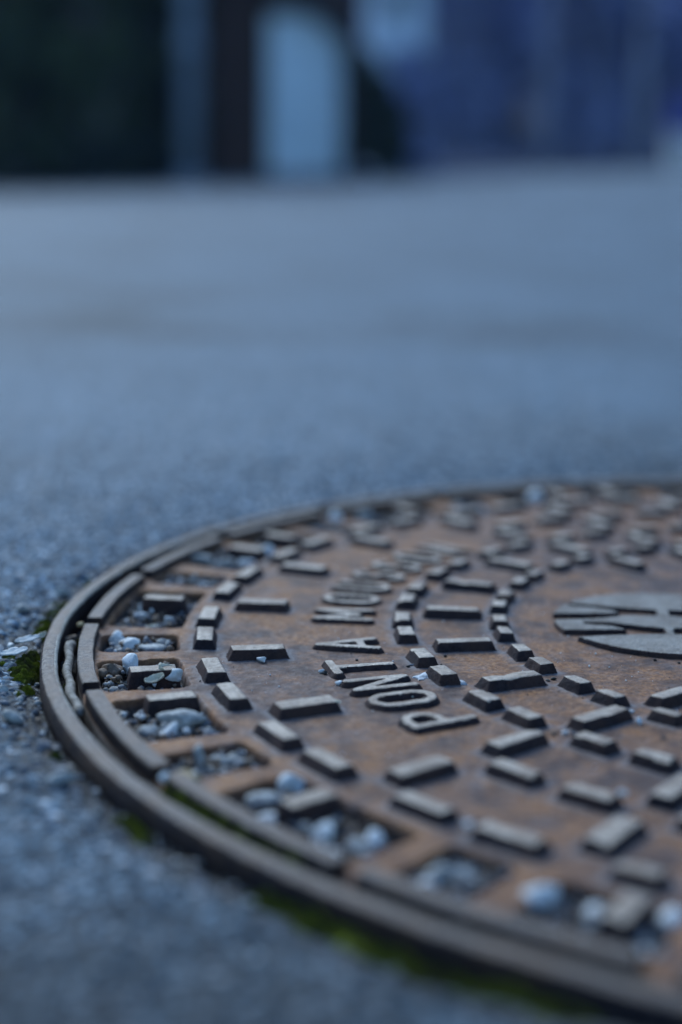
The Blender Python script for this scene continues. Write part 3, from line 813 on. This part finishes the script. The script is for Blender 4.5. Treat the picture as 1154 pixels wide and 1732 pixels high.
def tube(name, path, radii, seg, m, label, cat, parent=None, rough=0.15, seed=3):
    V = []; n = len(path)
    for i, p in enumerate(path):
        p = Vector(p); a = Vector(path[max(i - 1, 0)]); b = Vector(path[min(i + 1, n - 1)]); t = (b - a).normalized()
        u = t.cross(Vector((0, 0, 1))); u = u.normalized() if u.length > 1e-6 else Vector((1, 0, 0)); w = u.cross(t)
        for j in range(seg):
            an = 2 * math.pi * j / seg
            rr = radii[i] * (1 + rough * mnoise.noise((i * .45, j * 1.1, seed)) + rough * .7 * mnoise.noise((i * 1.7, j * 2.0, seed + 9)))
            V.append(p + (u * math.cos(an) + w * math.sin(an)) * rr)
    F = []
    for i in range(n - 1):
        for j in range(seg):
            F.append((i * seg + j, i * seg + (j + 1) % seg, (i + 1) * seg + (j + 1) % seg, (i + 1) * seg + j))
    F += [tuple(range(seg - 1, -1, -1)), tuple((n - 1) * seg + j for j in range(seg))]
    me = bpy.data.meshes.new(name); me.from_pydata([v[:] for v in V], [], F)
    o = link_mesh(name, me, m, parent, smooth=True)
    if label: tag(o, label, cat)
    return o
tw = [pt(.9705 + .0012 * math.sin(i * .5), 0.70 + i * (1.66 - 0.70) / 39, -0.0046 - 0.0010 * math.sin(i / 39 * 3.14) - .0010 * i / 39) for i in range(40)]
rad = [0.00205 + 0.00022 * math.sin(i * .55) + (0.0004 if i < 3 else 0) for i in range(40)]; rad[0] = .0017; rad[-1] = .0011
st = [pt(.930, 1.12, -.0075), pt(.921, 1.17, -.0085), pt(.910, 1.23, -.0095)]
tube('straw', st, [.0004, .00045, .0003], 6, M_ochre, 'thin tan straw lying in the pocket beside the brown stone', 'straw')
st = [pt(.935, -.15, -.0085), pt(.915, -.10, -.0080), pt(.890, -.14, -.0090)]
tube('stalk', st, [.0007, .0006, .0004], 6, M_bark, 'brown dry stalk lying in the pocket behind the leftmost deep block', 'stalk')
tube('twig', tw, rad, 14, M_bark, 'short thick weathered twig wedged in the gap between frame and cover', 'twig', rough=.16)
stone('pebble', pt(.9745, .56, -0.0070), (.0072, .0060, .0052), M_brown, 'purplish brown angular stone in the gap above the twig', 'pebble', rz=.5, facet=.9)
stone('pebble', pt(.9690, .42, -0.0035), (.0034, .0030, .0030), M_ochre, 'yellowish crumb at the break between two rim segments', 'pebble', rz=.5, facet=.8)
stone('pebble', pt(.9685, .72, -0.0070), (.0038, .0032, .0034), M_grey, 'dark pebble between the twig head and the rim segment', 'pebble', rz=.5, facet=.8)
stone('pebble', pt(.9605, 2.545, -0.0010), (.0046, .0040, .0040), M_white, 'pale pebble sitting in the break between two rim segments, lower left', 'pebble', rz=.5, facet=.6)
stone('pebble', pt(.9740, 2.26, -0.0085), (.0052, .0044, .0040), M_pale, 'greenish pale pebble in the gap near the lower left', 'pebble', rz=.5, facet=.6)
stone('pebble', pt(.9720, 2.40, -0.0085), (.0052, .0042, .0040), M_pale, 'second pale pebble in the gap, just below the greenish one', 'pebble', rz=.9, facet=.6)
stone('chip', pt(.9400, 2.53, -0.0035), (.0110, .0080, .0050), M_ochre, 'rust-coloured flake at the end of the rim segment, lower left', 'chip', rz=2.9, facet=.8)

# ------------------------------------------------------------------ moss cushions
def moss(centres, label, zfun=None, name='moss_clump', dens=1.0):
    V = []; F = []
    bumps = []
    for (p, w, d, h, rz) in centres:
        me_v = []
        n = int(1000 * dens * (w * d) / (0.012 * 0.009))
        for i in range(n):
            a = nrng.random() * 6.28; q_ = math.sqrt(nrng.random())
            x = w / 2 * q_ * math.cos(a); y = d / 2 * q_ * math.sin(a)
            z = h * (1 - q_ ** 2.2) * (0.65 + .6 * mnoise.noise((x * 350, y * 350, p[0] * 90)) )
            cr, sr = math.cos(rz), math.sin(rz)
            b = Vector((p[0] + x * cr - y * sr, p[1] + x * sr + y * cr, p[2] + z))
            bumps.append(b)
    for b in bumps:           # each shoot: a little three-sided star of leaflets
        L = nrng.uniform(.00045, .00085)
        for t in range(3):
            a = nrng.random() * 6.28; el_ = nrng.uniform(.5, 1.4)
            dirv = Vector((math.cos(a) * math.cos(el_), math.sin(a) * math.cos(el_), math.sin(el_)))
            sd = dirv.cross(Vector((.3, .2, 1))).normalized() * L * .28
            i0 = len(V)
            V += [b - sd - Vector((0, 0, .0005)), b + sd - Vector((0, 0, .0005)), b + dirv * L * 1.2]
            F.append((i0, i0 + 1, i0 + 2))
    # the cushion below the shoots
    for (p, w, d, h, rz) in centres:
        i0 = len(V)
        for v in ICO:
            x, y, z = v[0] * w / 2 * .80, v[1] * d / 2 * .80, v[2] * h * .50
            nn = 1 + .25 * mnoise.noise((v[0] * 3 + p[0] * 100, v[1] * 3, v[2] * 3))
            cr, sr = math.cos(rz), math.sin(rz)
            V.append(Vector((p[0] + (x * cr - y * sr) * nn, p[1] + (x * sr + y * cr) * nn, p[2] + z * nn)))
        F += [tuple(int(i) + i0 for i in f) for f in ICOF]
    me = np_mesh(name, [v[:] for v in V], F)
    o = link_mesh(name, me, M_moss)
    tag(o, label, 'moss')
    return o
def mc(r, k, w, d, h, rz=None, z=None):
    q_ = 1.0 if z is not None else 2.0
    return (pt(r + (0.003 if z is None else 0), k, road_z(r) - .0008 if z is None else z), w * q_ / 1000, d * (q_ * .8 if z is None else 1) / 1000, h * (1.1 if z is None else 1) / 1000, ang(k) + math.pi / 2 if rz is None else rz)
moss([mc(1.013, .93, 12, 9, 6.5), mc(1.016, 1.07, 11, 9, 5.5), mc(1.024, 1.04, 8, 6, 4), mc(1.009, .80, 8, 6, 5)], 'thick olive green moss cushion against the frame at the left')
moss([mc(1.012, .42, 12, 6, 5), mc(1.018, .28, 8, 5, 3.5)], 'small bright moss cushion against the frame above the flakes')
moss([mc(1.013, 1.24, 7, 5, 3.5), mc(1.020, 1.30, 5, 4, 2.5)], 'low patch of moss below the thick cushion')
moss([mc(1.035, .80, 7, 5, 3), mc(1.040, .95, 6, 4, 2.5)], 'thin moss left of the bleached flakes')
moss([mc(1.010, 3.42, 12, 7, 6), mc(1.012, 3.56, 13, 8, 6), mc(1.012, 3.70, 10, 7, 5)], 'blurred green moss along the outside of the frame near the bottom')
moss([mc(1.018, 3.84, 12, 9, 4.5), mc(1.022, 4.0, 12, 9, 4)], 'darker blurred moss patch farther right along the frame')
moss([mc(1.012, 4.18, 12, 8, 5), mc(1.012, 4.32, 12, 8, 4)], 'blurred dark moss at the bottom right outside the frame')
moss([mc(1.010, 2.68, 9, 5, 4.5), mc(1.012, 2.80, 8, 5, 4)], 'little moss tuft outside the frame at the lower left')
moss([mc(1.012, 2.02, 5, 4, 3)], 'tiny moss tuft at the lower left beside the frame')
moss([mc(.9735, 2.66 + i * .085, 9, 5.6, 8.5 + (i % 3), None, -.0062) for i in range(9)], 'long green moss strip in the gap between frame and cover, lower left')
moss([mc(.9735, 1.24, 5, 4, 5, None, -.010)], 'tiny moss tuft beside the twig in the gap')
moss([mc(.972, .50, 6, 4, 4, None, -.011)], 'dark moss at the back of the gap above the stone')
moss([mc(.968, -2.50, 9, 5, 7, None, -.009), mc(.970, -2.40, 8, 5, 6, None, -.010)], 'dark blurred moss beside the white stone at the far rim')
moss([mc(1.012, -.95, 12, 6, 4), mc(1.014, -1.12, 10, 5, 3.5), mc(1.016, -.78, 9, 5, 3)], 'blurred moss at the outside of the frame, upper left')
def sprouts(cs, label):
    V = []; F = []
    for (p, n, L) in cs:
        for i in range(n):
            a = nrng.random() * 6.28; l = L * nrng.uniform(.5, 1.1); le = nrng.uniform(.3, 1.0)
            b = Vector(p) + Vector((nrng.normal(0, .0025), nrng.normal(0, .0025), 0))
            dv = Vector((math.cos(a) * le, math.sin(a) * le, 1)).normalized(); sd = dv.cross(Vector((math.sin(a), -math.cos(a), .2))).normalized() * l * .07
            i0 = len(V)
            V += [b - sd, b + sd, b + dv * l * .6 + sd * 1.2, b + dv * l * .6 - sd * 1.2, b + dv * l + Vector((math.cos(a), math.sin(a), -.4)) * l * .3]
            F += [(i0, i0 + 1, i0 + 2, i0 + 3), (i0 + 3, i0 + 2, i0 + 4, i0 + 4)]
    me = bpy.data.meshes.new('grass_sprout'); me.from_pydata([v[:] for v in V], [], [tuple(dict.fromkeys(f)) for f in F])
    o = link_mesh('grass_sprout', me, M_moss); tag(o, label, 'grass sprout'); return o
sprouts([(pt(1.017, .14, -.009), 26, .007), (pt(1.022, -.02, -.009), 20, .006)], 'bright green sprouts beside the frame at the left, above the moss')
sprouts([(pt(1.018, -.42, -.008), 14, .007)], 'sparse pale sprouts at the frame, farther back')

# ------------------------------------------------------------------ background (strongly out of focus)
def simple(name, c0, c1, sc, rough=.85, bmp=0.0):
    m, nt, p = mat(name)
    nt.links.new(mix(nt, ramp(nt, noise(nt, sc, 5, .6), [(.35, 0), (.65, 1)]), c0, c1), p.inputs['Base Color'])
    p.inputs['Roughness'].default_value = rough
    if bmp: bump(nt, p, noise(nt, sc * 6, 4), .5, bmp)
    return m
M_hedge = simple('hedge_leaves', (0.006, 0.018, 0.008), (0.085, 0.125, 0.060), 1.1)
M_shrub = simple('shrub_leaves', (0.010, 0.020, 0.016), (0.028, 0.045, 0.030), 3)
M_wood = simple('haze_blue_leaves', (0.135, 0.175, 0.36), (0.21, 0.255, 0.50), .5)  # distance haze painted into the leaf colour as blue
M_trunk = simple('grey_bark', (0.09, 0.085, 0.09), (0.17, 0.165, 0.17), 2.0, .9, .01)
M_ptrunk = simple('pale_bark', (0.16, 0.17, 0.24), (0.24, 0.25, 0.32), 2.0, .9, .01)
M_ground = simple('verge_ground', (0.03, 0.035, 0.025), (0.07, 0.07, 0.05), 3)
M_hill = simple('hill_ground', (0.035, 0.050, 0.105), (0.060, 0.080, 0.150), .3)  # same haze blue painted into the ground colour
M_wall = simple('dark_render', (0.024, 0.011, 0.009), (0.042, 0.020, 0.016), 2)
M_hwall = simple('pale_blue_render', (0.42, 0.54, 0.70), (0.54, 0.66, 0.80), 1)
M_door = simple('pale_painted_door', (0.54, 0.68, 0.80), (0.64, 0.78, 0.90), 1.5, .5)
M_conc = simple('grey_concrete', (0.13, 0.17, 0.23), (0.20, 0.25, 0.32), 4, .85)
M_roof = simple('dark_roof', (0.018, 0.018, 0.022), (0.035, 0.034, 0.04), 3, .8)
M_bluep = simple('blue_plastic', (0.01, 0.03, 0.22), (0.015, 0.04, 0.28), 3, .4)
M_whitew = simple('white_painted_wall', (0.45, 0.47, 0.50), (0.60, 0.62, 0.64), 3, .7)

D = 24.0
def XZ(px, py, d=D):
    """world x and z at distance d for a direction through the camera (used to size far things)"""
    v = fw + rt * ((px - 577) / F_PX) - up * ((py - 866) / F_PX)
    t = d / v.y
    return v.x * t, CAM_H + v.z * t
def zr(x, y): return float(road_profile(np.array([float(x)]), np.array([float(y)]))[0]) - 0.006
def boxm(name, x0, x1, y0, y1, z0, z1, m, parent=None, bev=0.01):
    bm = bmesh.new(); bmesh.ops.create_cube(bm, size=1)
    for v in bm.verts: v.co = ((x0 + x1) / 2 + v.co.x * (x1 - x0), (y0 + y1) / 2 + v.co.y * (y1 - y0), (z0 + z1) / 2 + v.co.z * (z1 - z0))
    if bev: bmesh.ops.bevel(bm, geom=bm.edges[:], offset=bev, segments=1, affect='EDGES')
    me = bpy.data.meshes.new(name); bm.to_mesh(me); bm.free()
    return link_mesh(name, me, m, parent)

# verge ground + hillside
def terrain(name, x0, x1, y0, y1, nx, ny, zf, m, label):
    X, Y = np.meshgrid(np.linspace(x0, x1, nx), np.linspace(y0, y1, ny))
    me = np_mesh(name, np.stack([X, Y, zf(X, Y)], -1).reshape(-1, 3), grid_faces(ny, nx))
    o = link_mesh(name, me, m, smooth=True); tag(o, label, kind='structure'); return o
terrain('verge', -60, 60, 24.3, 64, 100, 50, lambda X, Y: road_profile(X, Y) + 0.02 + .06 * fbm(X, Y, 3, 61), M_ground, 'dark grassy verge behind the far road edge')
def hill(X, Y):
    return road_profile(X, Y) * 0 + 1.0 + 0.125 * (Y - 70) + 2.0 * (fbm(X * .05, Y * .05, 3, 71) - .5) + np.clip((Y - 70), -10, 0) * .12
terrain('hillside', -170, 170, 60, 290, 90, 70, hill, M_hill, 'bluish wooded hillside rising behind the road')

def leaf_cloud(cs, n, size, seed):
    """leaf-sized quads scattered through ellipsoid clumps"""
    rg = np.random.default_rng(seed)
    cs = np.array(cs); vol = np.prod(cs[:, 3:6], axis=1); pr = vol / vol.sum()
    idx = rg.choice(len(cs), n, p=pr)
    d = rg.normal(size=(n, 3)); d /= np.linalg.norm(d, axis=1)[:, None]
    C = cs[idx, :3] + d * (rg.random((n, 1)) ** .45) * cs[idx, 3:6]
    a = rg.normal(size=(n, 3)); a /= np.linalg.norm(a, axis=1)[:, None]
    b = np.cross(a, rg.normal(size=(n, 3))); b /= np.linalg.norm(b, axis=1)[:, None]
    s = size * rg.uniform(.6, 1.3, (n, 1))
    V = np.stack([C - a * s, C + b * s * .5, C + a * s, C - b * s * .5], 1)
    return V.reshape(-1, 3), np.arange(n * 4).reshape(-1, 4)
def tree(name, label, x, y, h, crown_w, z0, mleaf, mtrunk, n=1800, leaf=.09, trunk_r=.12, base=.25, seed=1, cat='tree', group=None, shape='round'):
    root = empty(name, (x, y, z0)); tag(root, label, cat, group)
    rg = random.Random(seed)
    P = [(0.05 * math.sin(i * 1.3 + seed), 0.04 * math.cos(i + seed), h * .85 * i / 7 - .1) for i in range(8)]
    tube('trunk', P, [trunk_r * (1 - .8 * i / 7) for i in range(8)], 8, mtrunk, None, None, root)
    for i in range(5):
        a = rg.random() * 6.28; zz = h * (base + .5 * i / 5); L = crown_w * .42
        tube('limb', [(0, 0, zz), (math.cos(a) * L * .5, math.sin(a) * L * .5, zz + L * .35), (math.cos(a) * L, math.sin(a) * L, zz + L * .8)], [trunk_r * .4, trunk_r * .28, trunk_r * .1], 6, mtrunk, None, None, root)
    cs = []
    for i in range(22):
        t = rg.random(); zz = h * (base + (1 - base) * t)
        wr = crown_w / 2 * (math.sin(math.pi * (.15 + .8 * t)) ** .7 if shape == 'round' else (1.05 - t))
        a = rg.random() * 6.28; q_ = rg.random() ** .5 * .75
        cs.append((wr * q_ * math.cos(a), wr * q_ * math.sin(a), zz, crown_w * .17, crown_w * .17, h * .10))
    V, F = leaf_cloud(cs, n, leaf, seed)
    link_mesh('crown', np_mesh('crown', V, F), mleaf, root)
    return root

# left: dark hedge trees
xs_ = [(-5.9, 25.2, 5.2, 2.6, 'dark evergreen tree at the far left edge, crown running out of the picture'),
       (-4.75, 25.8, 5.4, 2.2, 'dark blurred evergreen second from the left, paler on its right side'),
       (-3.75, 25.3, 5.0, 1.9, 'dark blurred evergreen just left of the pole'),
       (-2.55, 26.6, 5.6, 1.9, 'dark evergreen directly behind the pole, beside the garage')]
for i, (x, y, h, w, lb) in enumerate(xs_):
    tree('evergreen_tree', lb, x, y, h, w, zr(x, y), M_hedge, M_trunk, 11000, .15, .14, .02, 31 + i, group='evergreens left of the pole')
def bush(name, label, x, y, w, d, h, n, m, seed, leaf=.06, cs=None):
    root = empty(name, (x, y, zr(x, y))); tag(root, label, 'bush')
    rg = random.Random(seed)
    if cs is None: cs = [(rg.uniform(-.38, .38) * w, rg.uniform(-.3, .3) * d, rg.uniform(.15, .8) * h, w * .2, d * .25, h * .2) for _ in range(16)]
    V, F = leaf_cloud(cs, n, leaf, seed); link_mesh('foliage', np_mesh('foliage', V, F), m, root)
    for i in range(5):
        a = rg.random() * 6.28
        tube('stem', [(0, 0, -.05), (math.cos(a) * w * .12, math.sin(a) * d * .12, h * .35), (math.cos(a) * w * .25, math.sin(a) * d * .2, h * .7)], [.04, .03, .01], 6, M_trunk, None, None, root)
    return root
bush('hedge_bush', 'low dark green bush at the foot of the leftmost evergreen', -5.1, 24.6, 1.4, .8, 1.0, 2600, M_hedge, 51)
bush('hedge_bush', 'low bluish dark bush between evergreens and pole', -3.55, 24.6, 1.3, .8, .9, 2400, M_shrub, 52)

hr = random.Random(4)
bush('tall_hedge', 'tall dark hedge filling the gaps behind the evergreens at the left', -4.3, 28.6, 1, 1, 5, 16000, M_hedge, 53, .15,
     [(hr.uniform(-2.6, 2.6), hr.uniform(-.3, .3), hr.uniform(0, 4.4), .55, .4, .55) for _ in range(120)])
# concrete pole
xp, _ = XZ(318, 200)
pole = empty('utility_pole', (xp, 24.25, zr(xp, 24.25))); tag(pole, 'pale grey concrete pole standing at the far road edge', 'pole')
tube('shaft', [(0, 0, -.3), (0, 0, 3), (0, 0, 7.5)], [.16, .15, .12], 20, M_conc, None, None, pole, rough=0)
tube('collar', [(0, 0, 1.86), (0, 0, 2.16)], [.19, .19], 20, M_conc, None, None, pole, rough=0)
tube('foot', [(0, 0, -.1), (0, 0, .12)], [.26, .24], 20, M_conc, None, None, pole, rough=0)

# garage with pale door
xa, _ = XZ(346, 200); xb, _ = XZ(610, 200); dl, _ = XZ(450, 200, 24.6); dr, _ = XZ(578, 200, 24.6)
zg = zr((xa + xb) / 2, 24.8)
gar = empty('garage', ((xa + xb) / 2, 24.8, zg)); tag(gar, 'dark rendered garage with a tall pale door beside the road', 'garage')
ox = (xa + xb) / 2
zt = XZ(500, 22, 24.7)[1] - zg     # top of door
boxm('wall', xa - ox, dl - ox, -.1, 3.5, -.3, zt + 1.3, M_wall, gar)
boxm('wall', dr - ox, xb - ox, -.1, 3.5, -.3, zt + .45, M_wall, gar)
boxm('lintel', dl - ox + .003, dr - ox - .003, -.1, .15, zt, zt + .5, M_wall, gar)
door = empty('door', (0, 0, 0)); door.parent = gar
npan = 5
for i in range(npan):
    z0 = .12 + (zt - .12) * i / npan
    boxm('door_panel', dl - ox + .01, dr - ox - .01, 0.0, .05, z0 + .006, z0 + (zt - .12) / npan - .006, M_door, door, .008)
tube('handle', [((dl + dr) / 2 - ox - .08, -.05, .95), ((dl + dr) / 2 - ox + .08, -.05, .95)], [.014, .014], 8, M_conc, None, None, door, rough=0)
def slab(name, pts, y0, y1, m, parent):
    n = len(pts); V = [(x, y0, z) for x, z in pts] + [(x, y1, z) for x, z in pts]
    F = [tuple(range(n)), tuple(range(2 * n - 1, n - 1, -1))] + [(i, i + n, (i + 1) % n + n, (i + 1) % n) for i in range(n)]
    me = bpy.data.meshes.new(name); me.from_pydata(V, [], F); return link_mesh(name, me, m, parent)
def R(px, py, d=24.5):
    x, z = XZ(px, py, d); return (x - ox, z - zg)
slab('roof', [R(330, -150), R(560, 12), R(618, 78), R(606, 100), R(548, 40), R(330, -105)], -.35, 3.8, M_roof, gar)
# shrub right of the garage, crown sloping down to the right
xs0, _ = XZ(640, 200)
zs = zr(xs0, 24.4)
def sc(px, py, rx, rz_):
    x, z = XZ(px, py, 24.4); return (x - xs0, 0, z - zs, rx, .45, rz_)
bush('tall_shrub', 'dark blurred shrub right of the pale door, its top sloping down to the right', xs0, 24.4, 1, 1, 2.2, 9000, M_shrub, 55, .06,
     [sc(618, 110, .20, .25), sc(640, 150, .28, .28), sc(625, 170, .25, .3), sc(662, 190, .30, .28), sc(640, 220, .38, .3), sc(668, 235, .30, .28), sc(628, 255, .33, .25), sc(660, 272, .34, .2), sc(645, 200, .36, .4)])

# wooded slope: uncountable small trees and undergrowth as one mass, with some trunks one can tell apart
cs = []
rgw = random.Random(8)
for i in range(1500):
    y = 88 + 150 * rgw.random() ** 1.2; x = rgw.uniform(-.34, .36) * y
    px = 577 + F_PX * x / y
    
    z = float(hill(np.array([x]), np.array([y]))[0])
    hh = rgw.uniform(.5, 11.5 + .10 * (y - 88)); rr_ = rgw.uniform(1.5, 3.2)
    if px < -50: continue
    cs.append((x, y, z + hh, rr_ * .8, rr_ * .8, rr_))
V, F = leaf_cloud(cs, 120000, .66, 77)
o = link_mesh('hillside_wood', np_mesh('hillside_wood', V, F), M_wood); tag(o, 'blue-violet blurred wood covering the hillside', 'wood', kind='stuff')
TR = [(742, 80, 16, .16, 'first pale slim trunk right of the sky-lit gap in the wood'), (800, 84, 16, .16, 'slim pale trunk standing second from the gap in the wood'),
      (925, 78, 17, .50, 'palest broad trunk in the middle of the wood'), (1000, 86, 16, .2, 'slim trunk right of the palest broad trunk'),
      (1085, 76, 17, .48, 'broad pale trunk near the right edge of the wood')]
for i, (px, y, h, r_, lb) in enumerate(TR):
    x, _ = XZ(px, 200, y); z = float(hill(np.array([x]), np.array([float(y)]))[0])
    tree('woodland_tree', lb, x, y, h, 5.0, z - .2, M_wood, M_ptrunk, 900, .35, r_, .62, 90 + i, group='trees standing before the wooded hillside')

# pale house far behind the shrub, half hidden by the trees
hx0, _ = XZ(622, 50, 62); hx1, _ = XZ(722, 50, 62); hzb = zr(hx0, 62)
hs = empty('house', ((hx0 + hx1) / 2, 62, hzb)); tag(hs, 'pale blue blurred house gable above the shrub, cut by the top of the picture', 'house')
hw_ = (hx1 - hx0) / 2; zl = XZ(670, 112, 62)[1] - hzb
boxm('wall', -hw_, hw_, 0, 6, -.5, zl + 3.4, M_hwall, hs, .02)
slab('roof', [(-hw_ - .3, zl + 3.41), (hw_ + .3, zl + 3.41), (0, zl + 4.8)], -.3, 6.3, M_roof, hs)
boxm('window', -.45, .35, -.06, .0, zl + 1.9, zl + 2.9, M_roof, hs, .01)
tree('garden_tree', 'dark blue-green tree in front of the pale house, below its gable', (hx0 + hx1) / 2, 58.5, zl + .05, 3.6, zr((hx0 + hx1) / 2, 58.5), M_wood, M_trunk, 9000, .16, .15, .0, 140)

# right edge: low white wall block and blue bin
xw, _ = XZ(1170, 250, 24.2)
zw = zr(xw, 24.2)
wl_ = empty('gate_pier', (xw, 24.2, zw)); tag(wl_, 'low white gate pier at the right edge, half out of the picture', 'gate pier')
boxm('pier', -.30, .50, -.2, .2, -.2, .42, M_whitew, wl_, .01); boxm('cap', -.34, .54, -.24, .24, .423, .49, M_whitew, wl_, .01)
bn = empty('wheelie_bin', (xw + .12, 24.9, zr(xw, 24.9))); tag(bn, 'deep blue wheelie bin standing behind the white gate pier', 'bin')
def binbody():
    bm = bmesh.new(); lo = [bm.verts.new((sx * .26, sy * .26, .08)) for sx, sy in ((-1, -1), (1, -1), (1, 1), (-1, 1))]
    hi = [bm.verts.new((sx * .33, sy * .36, 1.02)) for sx, sy in ((-1, -1), (1, -1), (1, 1), (-1, 1))]
    bm.faces.new(lo[::-1]); bm.faces.new(hi)
    for i in range(4): bm.faces.new((lo[i], lo[(i + 1) % 4], hi[(i + 1) % 4], hi[i]))
    bmesh.ops.bevel(bm, geom=bm.edges[:], offset=.03, segments=2, affect='EDGES')
    me = bpy.data.meshes.new('body'); bm.to_mesh(me); bm.free(); return link_mesh('body', me, M_bluep, bn)
binbody(); boxm('lid', -.36, .36, -.40, .40, 1.023, 1.09, M_bluep, bn, .02)
for sx in (-.24, .24): tube('wheel', [(sx - .03, .32, .1), (sx + .03, .32, .1)], [.1, .1], 16, M_roof, None, None, bn, rough=0)

# ------------------------------------------------------------------ evening air
bmz = bmesh.new(); bmesh.ops.create_cube(bmz, size=1)
for v in bmz.verts: v.co = (v.co.x * 480, v.co.y * 460 + 110, v.co.z * 50 + 22)
mez = bpy.data.meshes.new('haze'); bmz.to_mesh(mez); bmz.free()
mh = bpy.data.materials.new('blue_evening_haze'); mh.use_nodes = True
nh = mh.node_tree; nh.nodes.remove(nh.nodes['Principled BSDF'])
pv = nh.nodes.new('ShaderNodeVolumePrincipled'); pv.inputs['Density'].default_value = 0.0006; pv.inputs['Color'].default_value = (0.40, 0.60, 1.0, 1)
nh.links.new(pv.outputs[0], nh.nodes['Material Output'].inputs['Volume'])
hz = link_mesh('haze', mez, mh); tag(hz, 'thin blue evening haze', kind='stuff')
